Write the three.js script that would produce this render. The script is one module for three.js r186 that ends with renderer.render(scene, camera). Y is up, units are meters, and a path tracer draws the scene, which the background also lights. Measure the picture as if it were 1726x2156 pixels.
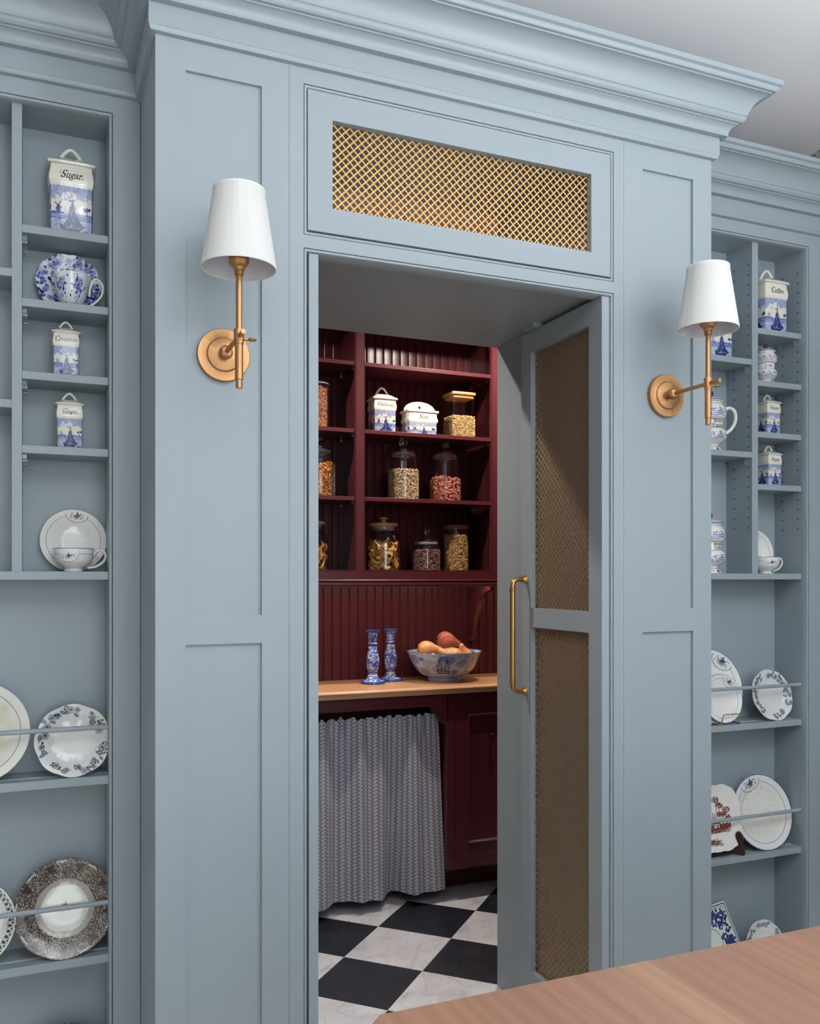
import * as THREE from 'three';
import { mergeGeometries, mergeVertices, toCreasedNormals } from 'three/addons/utils/BufferGeometryUtils.js';
import { RoundedBoxGeometry } from 'three/addons/geometries/RoundedBoxGeometry.js';
import { RectAreaLightUniformsLib } from 'three/addons/lights/RectAreaLightUniformsLib.js';
import { ImprovedNoise } from 'three/addons/math/ImprovedNoise.js';

// ---------------------------------------------------------------- camera, sky, lights, exposure
const scene = new THREE.Scene();
const EYE = 1.3763, CEIL = 2.9;
const camera = new THREE.PerspectiveCamera(2 * Math.atan(1078 / 1863.75) * 180 / Math.PI, 1726 / 2156, 0.05, 60);
camera.position.set(0, EYE, 2.0);
camera.rotation.set(0, -22.562 * Math.PI / 180, 0);
camera.setViewOffset(1726, 2156, 6.4, -140.4, 1726, 2156);        // a shift lens: verticals stay vertical
camera.updateProjectionMatrix();
scene.add(camera);
scene.background = new THREE.Color(0.9, 0.95, 1.0).multiplyScalar(1.4);   // overcast sky outside the windows

const renderer = new THREE.WebGLRenderer({ antialias: true });
renderer.toneMapping = THREE.LinearToneMapping;
renderer.toneMappingExposure = 1.0;
renderer.shadowMap.enabled = true;
RectAreaLightUniformsLib.init();

const WIN = { right: { z0: 1.5, z1: 4.9, y0: 0.2, y1: 2.65 }, back: { x0: -0.4, x1: 1.8, y0: 0.2, y1: 2.7 } };
const XR = 2.56, ZB = 5.4, XL = -4.6;                               // kitchen walls
function windowLight(w, h, pos, look, power, colour) {
  const l = new THREE.RectAreaLight(colour, power, w, h);
  l.position.set(...pos); l.lookAt(...look); scene.add(l); return l;
}
const DAY = new THREE.Color(0.92, 0.985, 1.06);
windowLight(3.4, 2.45, [XR - 0.03, 1.425, 3.2], [XL, 1.425, 3.2], 0.6, DAY);
windowLight(2.2, 2.5, [0.7, 1.45, ZB - 0.03], [0.7, 1.45, 0], 3.0, DAY);
const BOWLS = [[.42, 1.95, 2.5], [1.95, 2.0, 2.1]];                // uplight pendants over the island, behind the camera
for (const [x, y, z] of BOWLS) { const l = new THREE.RectAreaLight(new THREE.Color(0.95, 0.985, 1.03), 150, .34, .34); l.position.set(x, y + .002, z); l.lookAt(x, 10, z); scene.add(l); }
const DOWN = [[.42, 5], [1.78, 7]], DY = 2.655, DZ = -1.06;          // the pantry's recessed downlights: x, power
for (const [x, power] of DOWN) {
  const p = new THREE.SpotLight(new THREE.Color(1.0, 0.88, 0.75), power, 0, 1.38, 0.5, 2);
  p.position.set(x, DY - 0.012, DZ); p.target.position.set(x + (x < 1 ? .3 : -.1), 0, DZ - 0.16);
  p.castShadow = true; p.shadow.radius = 1.2; scene.add(p, p.target);
}

// ---------------------------------------------------------------- helpers
const R = (s => () => { s |= 0; s = s + 0x6d2b79f5 | 0; let t = Math.imul(s ^ s >>> 15, 1 | s); t = t + Math.imul(t ^ t >>> 7, 61 | t) ^ t; return ((t ^ t >>> 14) >>> 0) / 4294967296; })(20240611);
const rr = (a, b) => a + (b - a) * R();
const noise = new ImprovedNoise();
const V = (x, y, z) => new THREE.Vector3(x, y, z);
const names = {};
function numbered(n) { const k = names[n] = (names[n] ?? -1) + 1; return k ? n + '_' + String(k).padStart(3, '0') : n; }
function plain(g) {                                                 // the same attributes everywhere, so that pieces merge
  if (g.index) g = g.toNonIndexed();
  for (const k of Object.keys(g.attributes)) if (!['position', 'normal', 'uv', 'color'].includes(k)) g.deleteAttribute(k);
  if (!g.attributes.normal) g.computeVertexNormals();
  if (!g.attributes.uv) g.setAttribute('uv', new THREE.BufferAttribute(new Float32Array(g.attributes.position.count * 2), 2));
  return g;
}
function merge(list) { const l = [].concat(list).map(plain); return l.length > 1 ? mergeGeometries(l) : l[0]; }
function obj(name, geos, mat, parent) {
  const m = new THREE.Mesh(merge(geos), mat);
  m.name = parent ? name : numbered(name); m.castShadow = m.receiveShadow = true; (parent || scene).add(m); return m;
}
function tag(o, label, category, group) { o.userData.label = label; o.userData.category = category; if (group) o.userData.group = group; return o; }
function thing(name, label, category, pos = [0, 0, 0], turn = 0, group) {
  const o = new THREE.Group(); o.name = numbered(name); o.position.set(...pos); o.rotation.y = turn; scene.add(o); return tag(o, label, category, group);
}
function struct(name, geos, mat) { const m = obj(name, geos, mat); m.userData.kind = 'structure'; return m; }
function structGroup(name) { const g = new THREE.Group(); g.name = numbered(name); g.userData.kind = 'structure'; scene.add(g); return g; }
// box from min/max, uv in metres; along = axis of the grain
function bx(x0, x1, y0, y1, z0, z1) {
  const w = x1 - x0, h = y1 - y0, d = z1 - z0, g = new THREE.BoxGeometry(w, h, d);
  const uv = g.attributes.uv, p = g.attributes.position, n = g.attributes.normal;
  g.translate((x0 + x1) / 2, (y0 + y1) / 2, (z0 + z1) / 2);
  for (let i = 0; i < uv.count; i++) {
    if (Math.abs(n.getX(i)) > .5) uv.setXY(i, p.getZ(i), p.getY(i));
    else if (Math.abs(n.getY(i)) > .5) uv.setXY(i, p.getX(i), p.getZ(i));
    else uv.setXY(i, p.getX(i), p.getY(i));
  }
  return plain(g);
}
function rbx(x0, x1, y0, y1, z0, z1, r = .0015, s = 2) {            // the same with rounded edges
  const g = new RoundedBoxGeometry(x1 - x0, y1 - y0, z1 - z0, s, r);
  g.translate((x0 + x1) / 2, (y0 + y1) / 2, (z0 + z1) / 2);
  const uv = g.attributes.uv, p = g.attributes.position, n = g.attributes.normal;
  for (let i = 0; i < uv.count; i++) {
    if (Math.abs(n.getX(i)) > .6) uv.setXY(i, p.getZ(i), p.getY(i));
    else if (Math.abs(n.getY(i)) > .6) uv.setXY(i, p.getX(i), p.getZ(i));
    else uv.setXY(i, p.getX(i), p.getY(i));
  }
  return plain(g);
}
// A profile [[out, along], ...] swept with mitred corners along pts [[a, b], ...] in a plane; map(a, b, along) gives the point. Out is to the left of the path.
function sweep(pts, closed, profile, map, crease = .6) {
  const n = pts.length, rows = [];
  const dir = (i) => { const a = pts[(i + n) % n], b = pts[(i + 1) % n], l = Math.hypot(b[0] - a[0], b[1] - a[1]); return [(b[0] - a[0]) / l, (b[1] - a[1]) / l]; };
  for (let i = 0; i < n; i++) {
    const d0 = (closed || i > 0) ? dir(i - 1) : dir(i), d1 = (closed || i < n - 1) ? dir(i) : d0;
    let nx = -d0[1] - d1[1], ny = d0[0] + d1[0]; const l = nx * nx + ny * ny; nx *= 2 / l; ny *= 2 / l;
    rows.push(profile.map(([o, q]) => map(pts[i][0] + nx * o, pts[i][1] + ny * o, q)));
  }
  const pos = [], uv = [], m = profile.length; let run = 0;
  const segs = closed ? n : n - 1, len = [0];
  for (let j = 1; j < m; j++) len[j] = len[j - 1] + Math.hypot(profile[j][0] - profile[j - 1][0], profile[j][1] - profile[j - 1][1]);
  for (let i = 0; i < segs; i++) {
    const A = rows[i], B = rows[(i + 1) % n], L = Math.hypot(pts[(i + 1) % n][0] - pts[i][0], pts[(i + 1) % n][1] - pts[i][1]);
    for (let j = 0; j < m - 1; j++) {
      pos.push(...A[j], ...B[j], ...B[j + 1], ...A[j], ...B[j + 1], ...A[j + 1]);
      uv.push(run, len[j], run + L, len[j], run + L, len[j + 1], run, len[j], run + L, len[j + 1], run, len[j + 1]);
    }
    run += L;
  }
  if (!closed) for (const [row, flip] of [[rows[0], 0], [rows[n - 1], 1]]) {
    const tri = THREE.ShapeUtils.triangulateShape(profile.map(p => new THREE.Vector2(...p)), []);
    for (const t of tri) { const o = flip ? t : [t[2], t[1], t[0]]; for (const k of o) { pos.push(...row[k]); uv.push(0, 0); } }
  }
  const g = new THREE.BufferGeometry();
  g.setAttribute('position', new THREE.Float32BufferAttribute(pos, 3)); g.setAttribute('uv', new THREE.Float32BufferAttribute(uv, 2));
  return plain(toCreasedNormals(g, crease));
}
const inXY = (z) => (a, b, q) => [a, b, z + q];
const rect = (x0, x1, y0, y1) => [[x0, y0], [x1, y0], [x1, y1], [x0, y1]];          // counter-clockwise: out = inwards
// half-round bead with a fine groove on its outer side, following a rectangle inwards, front at z
function beadStrip(x0, x1, y0, y1, z, w = .0065, depth = .02) {
  const g = .0014, prof = [[g, -depth], [g, -.0022], [g + .0008, -.0008], [g + w * .3, 0], [g + w * .7, 0], [g + w - .0008, -.0008], [g + w, -.0022], [g + w, -depth]];
  return sweep(rect(x0, x1, y0, y1), true, prof.map(p => p).reverse(), inXY(z), .9);
}
function lathe(pts, seg = 40, crease = .7) {                        // pts [[r, y], ...]; hard edges stay hard
  const g = new THREE.LatheGeometry(pts.map(p => new THREE.Vector2(Math.max(p[0], 1e-5), p[1])), seg);
  const n = toCreasedNormals(g.toNonIndexed(), crease); return plain(n);
}
function spline(ctrl, n = 40) {                                     // a smooth profile through control points
  const c = new THREE.CatmullRomCurve3(ctrl.map(p => V(p[0], p[1], 0)), false, 'catmullrom', .5);
  return c.getPoints(n).map(p => [Math.max(0, p.x), p.y]);
}
function tube(pts, r, seg = 24, rad = 8, closed = false) { return plain(new THREE.TubeGeometry(new THREE.CatmullRomCurve3(pts.map(p => V(...p)), closed), seg, r, rad, closed)); }
function cyl(r0, r1, h, seg = 20) { return plain(new THREE.CylinderGeometry(r0, r1, h, seg)); }
function moved(g, x, y, z, rx = 0, ry = 0, rz = 0, s = 1) {
  const m = new THREE.Matrix4().compose(V(x, y, z), new THREE.Quaternion().setFromEuler(new THREE.Euler(rx, ry, rz)), Array.isArray(s) ? V(...s) : V(s, s, s));
  return g.clone().applyMatrix4(m);
}
function coloured(g, c) {
  const n = g.attributes.position.count, a = new Float32Array(n * 3);
  for (let i = 0; i < n; i++) { a[i * 3] = c[0]; a[i * 3 + 1] = c[1]; a[i * 3 + 2] = c[2]; }
  g.setAttribute('color', new THREE.BufferAttribute(a, 3)); return g;
}
const lin = (hex) => { const c = new THREE.Color(hex); return [c.r, c.g, c.b]; };

// ---------------------------------------------------------------- materials
function canvasTex(w, h, draw, repeat) {
  const c = document.createElement('canvas'); c.width = w; c.height = h; draw(c.getContext('2d'), w, h);
  const t = new THREE.CanvasTexture(c); t.colorSpace = THREE.SRGBColorSpace; t.anisotropy = 8;
  if (repeat) { t.wrapS = t.wrapT = THREE.RepeatWrapping; t.repeat.set(...repeat); }
  return t;
}
function dataTex(w, h, f, { srgb = false, repeat } = {}) {          // f(x, y) in 0..1 -> [r, g, b] in 0..255
  const d = new Uint8Array(w * h * 4);
  for (let y = 0; y < h; y++) for (let x = 0; x < w; x++) { const c = f(x / w, y / h), i = (y * w + x) * 4; d[i] = c[0]; d[i + 1] = c[1]; d[i + 2] = c[2]; d[i + 3] = 255; }
  const t = new THREE.DataTexture(d, w, h); t.magFilter = THREE.LinearFilter; t.minFilter = THREE.LinearMipmapLinearFilter; t.generateMipmaps = true;
  t.wrapS = t.wrapT = THREE.RepeatWrapping; if (srgb) t.colorSpace = THREE.SRGBColorSpace; if (repeat) t.repeat.set(...repeat); t.needsUpdate = true; return t;
}
const tn = (x, y, px, py, s) => {                                   // noise that tiles over px by py cells
  const a = (x, y) => noise.noise(x, y, s), X = x * px, Y = y * py;
  return (a(X, Y) * (1 - x) + a(X - px, Y) * x) * (1 - y) + (a(X, Y - py) * (1 - x) + a(X - px, Y - py) * x) * y;
};
const brushed = dataTex(256, 256, (x, y) => { const v = 128 + 50 * tn(x, y, 90, 8, 1) + 50 * tn(x, y, 40, 40, 2); return [v, v, v]; }, { repeat: [3, 3] });
const std = (o) => new THREE.MeshStandardMaterial(o), phys = (o) => new THREE.MeshPhysicalMaterial(o);
const M = {
  blue: phys({ color: '#97a3aa', roughness: .42, bumpMap: brushed, bumpScale: .00006 }),
  red: phys({ color: '#4e2027', roughness: .3, bumpMap: brushed, bumpScale: .00006 }),
  white: std({ color: '#e3e3e6', roughness: .9 }),
  ceilingWhite: std({ color: '#f1f2f4', roughness: .95 }),
  plaster: std({ color: '#dddbd7', roughness: .9 }),
  brass: std({ color: '#c9a063', metalness: 1, roughness: .34 }),
  agedBrass: std({ color: '#c39468', metalness: 1, roughness: .44, bumpMap: brushed, bumpScale: .00004 }),
  sheetBrass: std({ color: '#c39c66', metalness: .85, roughness: .45 }),
  black: std({ color: '#0d0d10', roughness: .4 }),
  hole: std({ color: '#1b2226', roughness: 1 }),
  porcelain: phys({ color: '#e4e2d8', roughness: .16, clearcoat: .6, clearcoatRoughness: .06 }),
  glass: phys({ color: '#f4f8f8', transmission: 1, roughness: .01, thickness: 0, ior: 1.7 }),
  solidGlass: phys({ color: '#ffffff', transmission: 1, roughness: .01, thickness: .01, ior: 1.47 }),
  clip: phys({ color: '#eef4f6', transmission: .85, roughness: .08, thickness: 0, ior: 1.45 }),
  linen: phys({ color: '#f0f1ee', roughness: .95, transmission: .2, thickness: 0 }),
  shadeLining: std({ color: '#dcdce6', roughness: .9 }),
  bamboo: std({ color: '#b98558', roughness: .6 }),
  grout: std({ color: '#b6b4b4', roughness: .9 }),
  gasket: phys({ color: '#b4b2ae', roughness: .4, transmission: .4, thickness: 0 }),
  woodDark: std({ color: '#3a1d1a', roughness: .5 }),
};
// wood: grain along v, cloned per use
function woodTex(base, dark, seed, w = 512, h = 1024) {
  const a = lin(base).map(v => v), A = new THREE.Color(base), D = new THREE.Color(dark), c = new THREE.Color();
  return dataTex(w, h, (x, y) => {
    const warp = .12 * tn(x, y, 3, 2, seed) + .03 * tn(x, y, 9, 4, seed + 1);
    const rings = .5 + .5 * Math.sin(((x + warp) * 9) * Math.PI * 2);
    const fibre = .5 + .5 * tn(x, y, 150, 5, seed + 2), pore = tn(x, y, 220, 14, seed + 3) > .33 ? .25 : 0;
    const k = Math.min(1, Math.max(0, .12 + .30 * rings * (.6 + .5 * tn(x, y, 6, 2, seed + 4)) + .38 * (fibre - .35) + pore));
    c.copy(A).lerp(D, k); c.convertLinearToSRGB(); return [c.r * 255, c.g * 255, c.b * 255];
  }, { srgb: true });
}
const oakTex = woodTex('#c99c76', '#8d6042', 11);
const oakX = oakTex.clone(); oakX.rotation = Math.PI / 2; oakX.repeat.set(2.6, .9); oakX.needsUpdate = true;
M.oak = phys({ map: oakX, roughness: .38, clearcoat: .3, clearcoatRoughness: .25 });
const islandTexs = [['#a88069', '#704b3b', 31], ['#b08a6e', '#7c5844', 41], ['#a37c67', '#6c4739', 51]].map(([a, b, s]) => { const t = woodTex(a, b, s); t.repeat.set(4.4, .8); return t; });
M.island = islandTexs.map(t => phys({ map: t, roughness: .4, clearcoat: .25, clearcoatRoughness: .3 }));
const fl = woodTex('#e0d6c6', '#c4b59f', 61); fl.repeat.set(1, .5);
M.floor = std({ map: fl, roughness: .5 });
// marble tiles
function marble(seed, dark) {
  return dataTex(512, 512, (x, y) => {
    const n = (f, k) => noise.noise(x * f, y * f, seed * 7.3 + k);
    const w = n(3, 0) * .5 + n(7, 1) * .25, vein = Math.pow(1 - Math.min(1, Math.abs(n(2.2, 2) + w * .9 + (x - y) * .35) * 5), 3);
    const fine = Math.pow(1 - Math.min(1, Math.abs(noise.noise(x * 3 + w * 2, y * 9 + w * 2, seed + 3)) * 6), 4);
    if (dark) {
      const s = 30 + 7 * n(5, 3) + 6 * n(40, 4) + (n(60, 5) > .62 ? 26 : 0) + (n(130, 9) > .7 ? 22 : 0);
      const sc = noise.noise(x * 26 + y * 26, (x - y) * 110, seed + 6) > .52 && n(5, 7) > .16 ? 105 : 0;
      return [s + sc, s + 3 + sc, s + 14 + sc];
    }
    const speck = n(34, 8) > .58 ? 26 : 0;
    const v = 206 - 16 * n(3, 4) - (seed === 4 ? 62 : 15) * vein - 24 * fine * (.5 + n(4, 6)) - speck;
    return [v - 2, v - 1, v + 6];
  }, { srgb: true });
}
M.marble = [1, 2, 3, 4].map(s => phys({ map: marble(s, false), roughness: .28 }));
M.slate = [1, 2, 3].map(s => phys({ map: marble(s, true), roughness: .42 }));

// ---------------------------------------------------------------- the room shell
const W0 = -.46;                                                    // kitchen face of the wall behind the cabinets
const TL = .2348, TR = 1.7712, ZU = -.302;                          // doorway surround and cabinet planes
struct('floor', bx(XL - .2, XR + .2, -.12, 0, -.02, ZB + .2), M.floor);
struct('ceiling', bx(XL - .2, XR + .2, CEIL, CEIL + .12, -.645, ZB + .2), M.ceilingWhite);
struct('wall_left', bx(XL - .15, XL, 0, CEIL, -.6, ZB + .15), M.plaster);
{                                                                   // right and rear walls with their window openings
  const a = WIN.right, b = WIN.back;
  const paper = dataTex(256, 256, (x, y) => { const v = tn(x, y, 26, 26, 5) > .12 ? 96 : 178 + 14 * tn(x, y, 60, 60, 6); return [v, v, v - 2]; }, { srgb: true, repeat: [4, 4] });
  const mp = std({ map: paper, roughness: .9 });
  struct('wall_right', [bx(XR, XR + .15, 0, a.y0, -.6, ZB + .15), bx(XR, XR + .15, a.y1, CEIL, -.6, ZB + .15), bx(XR, XR + .15, a.y0, a.y1, -.6, a.z0), bx(XR, XR + .15, a.y0, a.y1, a.z1, ZB + .15)], mp);
  struct('wall_rear', [bx(XL, XR, 0, b.y0, ZB, ZB + .15), bx(XL, XR, b.y1, CEIL, ZB, ZB + .15), bx(XL, b.x0, b.y0, b.y1, ZB, ZB + .15), bx(b.x1, XR, b.y0, b.y1, ZB, ZB + .15)], M.plaster);
  const w1 = structGroup('window_1'), w2 = structGroup('window_2');
  const fr = [], fb = [];
  for (let i = 0; i <= 4; i++) { const z = a.z0 + (a.z1 - a.z0) * i / 4; fr.push(bx(XR + .05, XR + .1, a.y0, a.y1, z - .025, z + .025)); }
  for (const y of [a.y0 + .02, 1.72, a.y1 - .02]) fr.push(bx(XR + .055, XR + .095, y - .02, y + .02, a.z0, a.z1));
  for (let i = 0; i <= 5; i++) { const x = b.x0 + (b.x1 - b.x0) * i / 5; fb.push(bx(x - .025, x + .025, b.y0, b.y1, ZB + .05, ZB + .1)); }
  for (const y of [b.y0 + .02, 1.72, b.y1 - .02]) fb.push(bx(b.x0, b.x1, y - .02, y + .02, ZB + .055, ZB + .095));
  obj('window_frame', fr, M.white, w1); obj('window_frame', fb, M.white, w2);
  obj('pane', bx(XR + .073, XR + .077, a.y0, a.y1, a.z0, a.z1), M.glass, w1); obj('pane', bx(b.x0, b.x1, b.y0, b.y1, ZB + .073, ZB + .077), M.glass, w2);
}
// the thick wall between kitchen and pantry, with the passage through it
struct('wall_partition', [bx(XL, .552, 0, CEIL, -.645, W0), bx(1.454, XR, 0, CEIL, -.645, W0), bx(.552, 1.454, 2.63, CEIL, -.645, W0)], M.red);
// pantry shell
const PX0 = -.15, PX1 = 2.36, PZ = -1.755, PC = 2.68;
struct('wall_pantry_left', bx(PX0 - .12, PX0, 0, PC, PZ - .12, -.645), M.red);
struct('wall_pantry_right', bx(PX1, PX1 + .12, 0, PC, PZ - .12, -.645), M.red);
struct('ceiling_pantry', bx(PX0 - .12, PX1 + .12, PC, PC + .12, PZ - .12, -.645), M.white);
{
  const wall = structGroup('wall_pantry_back');
  obj('backing', bx(PX0, PX1, 0, PC, PZ - .12, PZ - .004), M.red, wall);
  // beadboard: every board its own piece, a flat face, a bead and a groove
  const w = .0405, s = [[0, -.004], [.0005, -.001], [.002, 0], [w - .0085, 0], [w - .0078, -.0022], [w - .0068, -.0024], [w - .006, -.001], [w - .0042, .0004], [w - .0024, -.001], [w - .0012, -.0024], [w - .0004, -.004]];
  const shape = (y0, y1) => sweep([[0, y0], [0, y1]], false, s.map(([a, q]) => [-a, q]).reverse(), (a, b, q) => [a, b, q], .5);
  const gA = shape(.925, 1.36), gB = shape(1.40, 2.6);
  for (let i = 0; i < 33; i++) for (const g of [gA, gB]) { const b = obj('board', g, M.red, wall); b.position.set(.84 + i * w, 0, PZ); }
}
{                                                                   // black and white stone floor laid on the diagonal
  const fl = structGroup('floor_pantry');
  obj('grout_bed', bx(PX0, PX1, -.12, -.0015, PZ, -.02), M.grout, fl);
  const s = .305, a = 44.75 * Math.PI / 180, e1 = [Math.cos(a), Math.sin(a)], e2 = [-Math.sin(a), Math.cos(a)], h = s / 2 - .0011;
  const sh = new THREE.Shape(); sh.moveTo(-h, -h); sh.lineTo(h, -h); sh.lineTo(h, h); sh.lineTo(-h, h);
  const g0 = new THREE.ExtrudeGeometry(sh, { depth: .006, bevelEnabled: true, bevelThickness: .0008, bevelSize: .0006, bevelOffset: -.0006, bevelSegments: 1 });
  g0.rotateX(-Math.PI / 2); g0.translate(0, -.0068, 0);
  const uv = g0.attributes.uv, p = g0.attributes.position; for (let i = 0; i < uv.count; i++) uv.setXY(i, p.getX(i) / s + .5, p.getZ(i) / s + .5);
  const variants = [0, 1, 2, 3].map(k => plain(g0.clone().rotateY(k * Math.PI / 2)));
  for (let i = -7; i < 7; i++) for (let j = -7; j < 7; j++) {
    const x = 1.2396 + s * ((i + .5) * e1[0] + (j + .5) * e2[0]), z = -1.2795 + s * ((i + .5) * e1[1] + (j + .5) * e2[1]);
    if (x < .35 || x > 2.15 || z < PZ + .2 || z > -.22) continue;
    const light = (i + j) % 2 === 0, k = Math.abs(i * 3 + j * 5 + 1);
    const t = obj('tile', variants[k % 4], light ? M.marble[(i + j * 2 + 40) % 7 === 0 ? 3 : k % 3] : M.slate[k % 3], fl); t.position.set(x, 0, z); t.rotation.y = -a;
  }
}

// ---------------------------------------------------------------- crown and frieze running round cabinets and doorway
{
  const run = [[XL, ZU], [TL, ZU], [TL, 0], [TR, 0], [TR, ZU], [XR, ZU]];
  const map = (a, b, q) => [a, q, b];
  const crown = [[0, 2.757], [.135, 2.757], [.135, 2.744], [.1272, 2.7405], [.1272, 2.737], [.1262, 2.733], [.1225, 2.7293], [.1150, 2.7285], [.1140, 2.7262], [.106, 2.7238], [.0955, 2.7185], [.085, 2.7105], [.077, 2.699], [.0712, 2.6865], [.0682, 2.677], [.0655, 2.6755], [.0662, 2.6705], [.064, 2.6655], [.059, 2.661], [.0520, 2.6605], [.0515, 2.6575], [.0465, 2.656], [.0405, 2.652], [.0355, 2.6455], [.0325, 2.638], [.0322, 2.6295], [.0162, 2.6285], [0, 2.6285]];
  const frieze = [[0, 2.6285], [.0160, 2.6285], [.0160, 2.582], [.0148, 2.5805], [.0148, 2.5792], [.0128, 2.5745], [.0108, 2.5712], [0, 2.5688]];
  struct('trim_1', sweep(run, false, crown.slice().reverse(), map, .55), M.blue);
  struct('trim_2', sweep(run, false, frieze.slice().reverse(), map, .55), M.blue);
}

// ---------------------------------------------------------------- perforated brass sheet: quatrefoil holes on a diagonal lattice
function grille(w, h, pitch, t) {                                   // in the xy plane, centred
  const hp = pitch / 2, N = 24, c = .362 * hp, a = .322 * hp, pos = [], nor = [];
  const hole = [], edge = [];
  for (let i = 0; i < N; i++) {
    const f = i / N * Math.PI * 2, d = ((f + Math.PI / 4) % (Math.PI / 2)) - Math.PI / 4, s = a * a - c * c * Math.sin(d) ** 2;
    const r = c * Math.cos(d) + (s > 0 ? Math.sqrt(s) : 0), e = hp / (Math.abs(Math.cos(f)) + Math.abs(Math.sin(f)));
    hole.push([r * Math.cos(f), r * Math.sin(f)]); edge.push([e * Math.cos(f), e * Math.sin(f)]);
  }
  const tri = (A, B, C, n) => { pos.push(...A, ...B, ...C); for (let k = 0; k < 3; k++) nor.push(...n); };
  const nx = Math.ceil(w / pitch) + 1, ny = Math.ceil(h / pitch) + 1;
  for (let i = 0; i <= 2 * nx; i++) for (let j = 0; j <= 2 * ny; j++) {
    if ((i + j) % 2) continue;
    const x = (i - nx) * hp, y = (j - ny) * hp;
    if (Math.abs(x) > w / 2 || Math.abs(y) > h / 2) continue;
    for (let k = 0; k < N; k++) {
      const q = (k + 1) % N, A = hole[k], B = hole[q], C = edge[q], D = edge[k];
      const P = (p, z) => [x + p[0], y + p[1], z];
      tri(P(A, t / 2), P(C, t / 2), P(B, t / 2), [0, 0, 1]); tri(P(A, t / 2), P(D, t / 2), P(C, t / 2), [0, 0, 1]);
      tri(P(A, -t / 2), P(B, -t / 2), P(C, -t / 2), [0, 0, -1]); tri(P(A, -t / 2), P(C, -t / 2), P(D, -t / 2), [0, 0, -1]);
      const l = Math.hypot(B[0] - A[0], B[1] - A[1]), n = [-(B[1] - A[1]) / l, (B[0] - A[0]) / l, 0];
      tri(P(A, t / 2), P(B, t / 2), P(B, -t / 2), n); tri(P(A, t / 2), P(B, -t / 2), P(A, -t / 2), n);
    }
  }
  const g = new THREE.BufferGeometry(); g.setAttribute('position', new THREE.Float32BufferAttribute(pos, 3)); g.setAttribute('normal', new THREE.Float32BufferAttribute(nor, 3));
  return plain(g);
}

// ---------------------------------------------------------------- the panelled doorway surround
const OL = .570, OR = 1.437;                                        // outer edges of the opening's bead
{
  const s = thing('doorway_surround', 'tall grey-blue panelled doorway surround standing proud between the two display cabinets', 'door surround');
  const b = (n, ...g) => obj(n, g, M.blue, s), F = -.022;
  const y1 = 2.5690;
  // pilasters: stiles and rails round recessed panels
  for (const [a, c, d, e] of [[TL, .3000, .4712, .5347], [1.4700, 1.5335, 1.7060, TR]]) {
    b('stile', bx(a, c, 0, y1, F, 0)); b('stile', bx(d, e, 0, y1, F, 0));
    b('rail', bx(c, d, 2.504, y1, F, 0)); b('rail', bx(c, d, 1.2291, 1.2932, F, 0)); b('rail', bx(c, d, 0, .15, F, 0));
    b('recessed_panel', bx(c - .003, d + .003, 1.26, 2.51, -.030, -.0085)); b('recessed_panel', bx(c - .003, d + .003, .14, 1.26, -.030, -.0085));
  }
  b('stile', bx(.5353, OL, 0, y1, F, 0)); b('stile', bx(OR, 1.4694, 0, y1, F, 0));
  b('rail', bx(OL, OR, 2.5325, y1, F, 0)); b('rail', bx(OL, OR, 2.1495, 2.1800, F, 0));
  b('bead', beadStrip(OL, OR, 2.1800, 2.5325, 0));
  // the bead round the doorway: up one side, over and down
  const g = .0014, w = .0065, prof = [[g, -.05], [g, -.0022], [g + .0008, -.0008], [g + w * .3, 0], [g + w * .7, 0], [g + w - .0008, -.0008], [g + w, -.0022], [g + w, -.05]];
  b('bead', sweep([[OR, 0], [OR, 2.1495], [OL, 2.1495], [OL, 0]], false, prof.slice().reverse(), inXY(0), .9));
  b('side_panel', bx(TL, TL + .018, 0, 2.75, W0, F)); b('side_panel', bx(TR - .018, TR, 0, 2.75, W0, F));
  b('top_panel', bx(TL + .018, TR - .018, 2.75, 2.757, W0, F), bx(TL, TR, y1, 2.75, F - .01, -.004));
  b('jamb', bx(.552, .5765, 0, 2.6, -.645, F)); b('jamb', bx(1.4295, 1.454, 0, 2.6, -.645, F));
  b('soffit', bx(.5765, 1.4295, 2.1555, 2.174, -.645, F)); b('upper_soffit', bx(.552, 1.454, 2.60, 2.62, -.645, F));
  b('door_catch', rbx(1.385, 1.42, 2.142, 2.156, -.398, -.336, .001));
  // transom: a fixed framed panel with a brass grille
  const T = obj('transom_panel', [bx(.5803, .6410, 2.1925, 2.5222, F, -.0006), bx(1.3660, 1.4267, 2.1925, 2.5222, F, -.0006), bx(.6410, 1.3660, 2.4600, 2.5222, F, -.0006), bx(.6410, 1.3660, 2.1925, 2.2510, F, -.0006)], M.blue, s);
  const gr = obj('brass_grille', grille(.736, .222, .0203, .0012), M.sheetBrass, T); gr.position.set(1.0035, 2.3555, -.0155); gr.userData.label = 'perforated brass grille with quatrefoil holes';
  obj('grille_stop', [bx(.60, 1.40, 2.236, 2.2585, -.034, F), bx(.60, .6345, 2.26, 2.47, -.034, F), bx(1.3725, 1.40, 2.26, 2.47, -.034, F)], M.blue, T);
}

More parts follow.
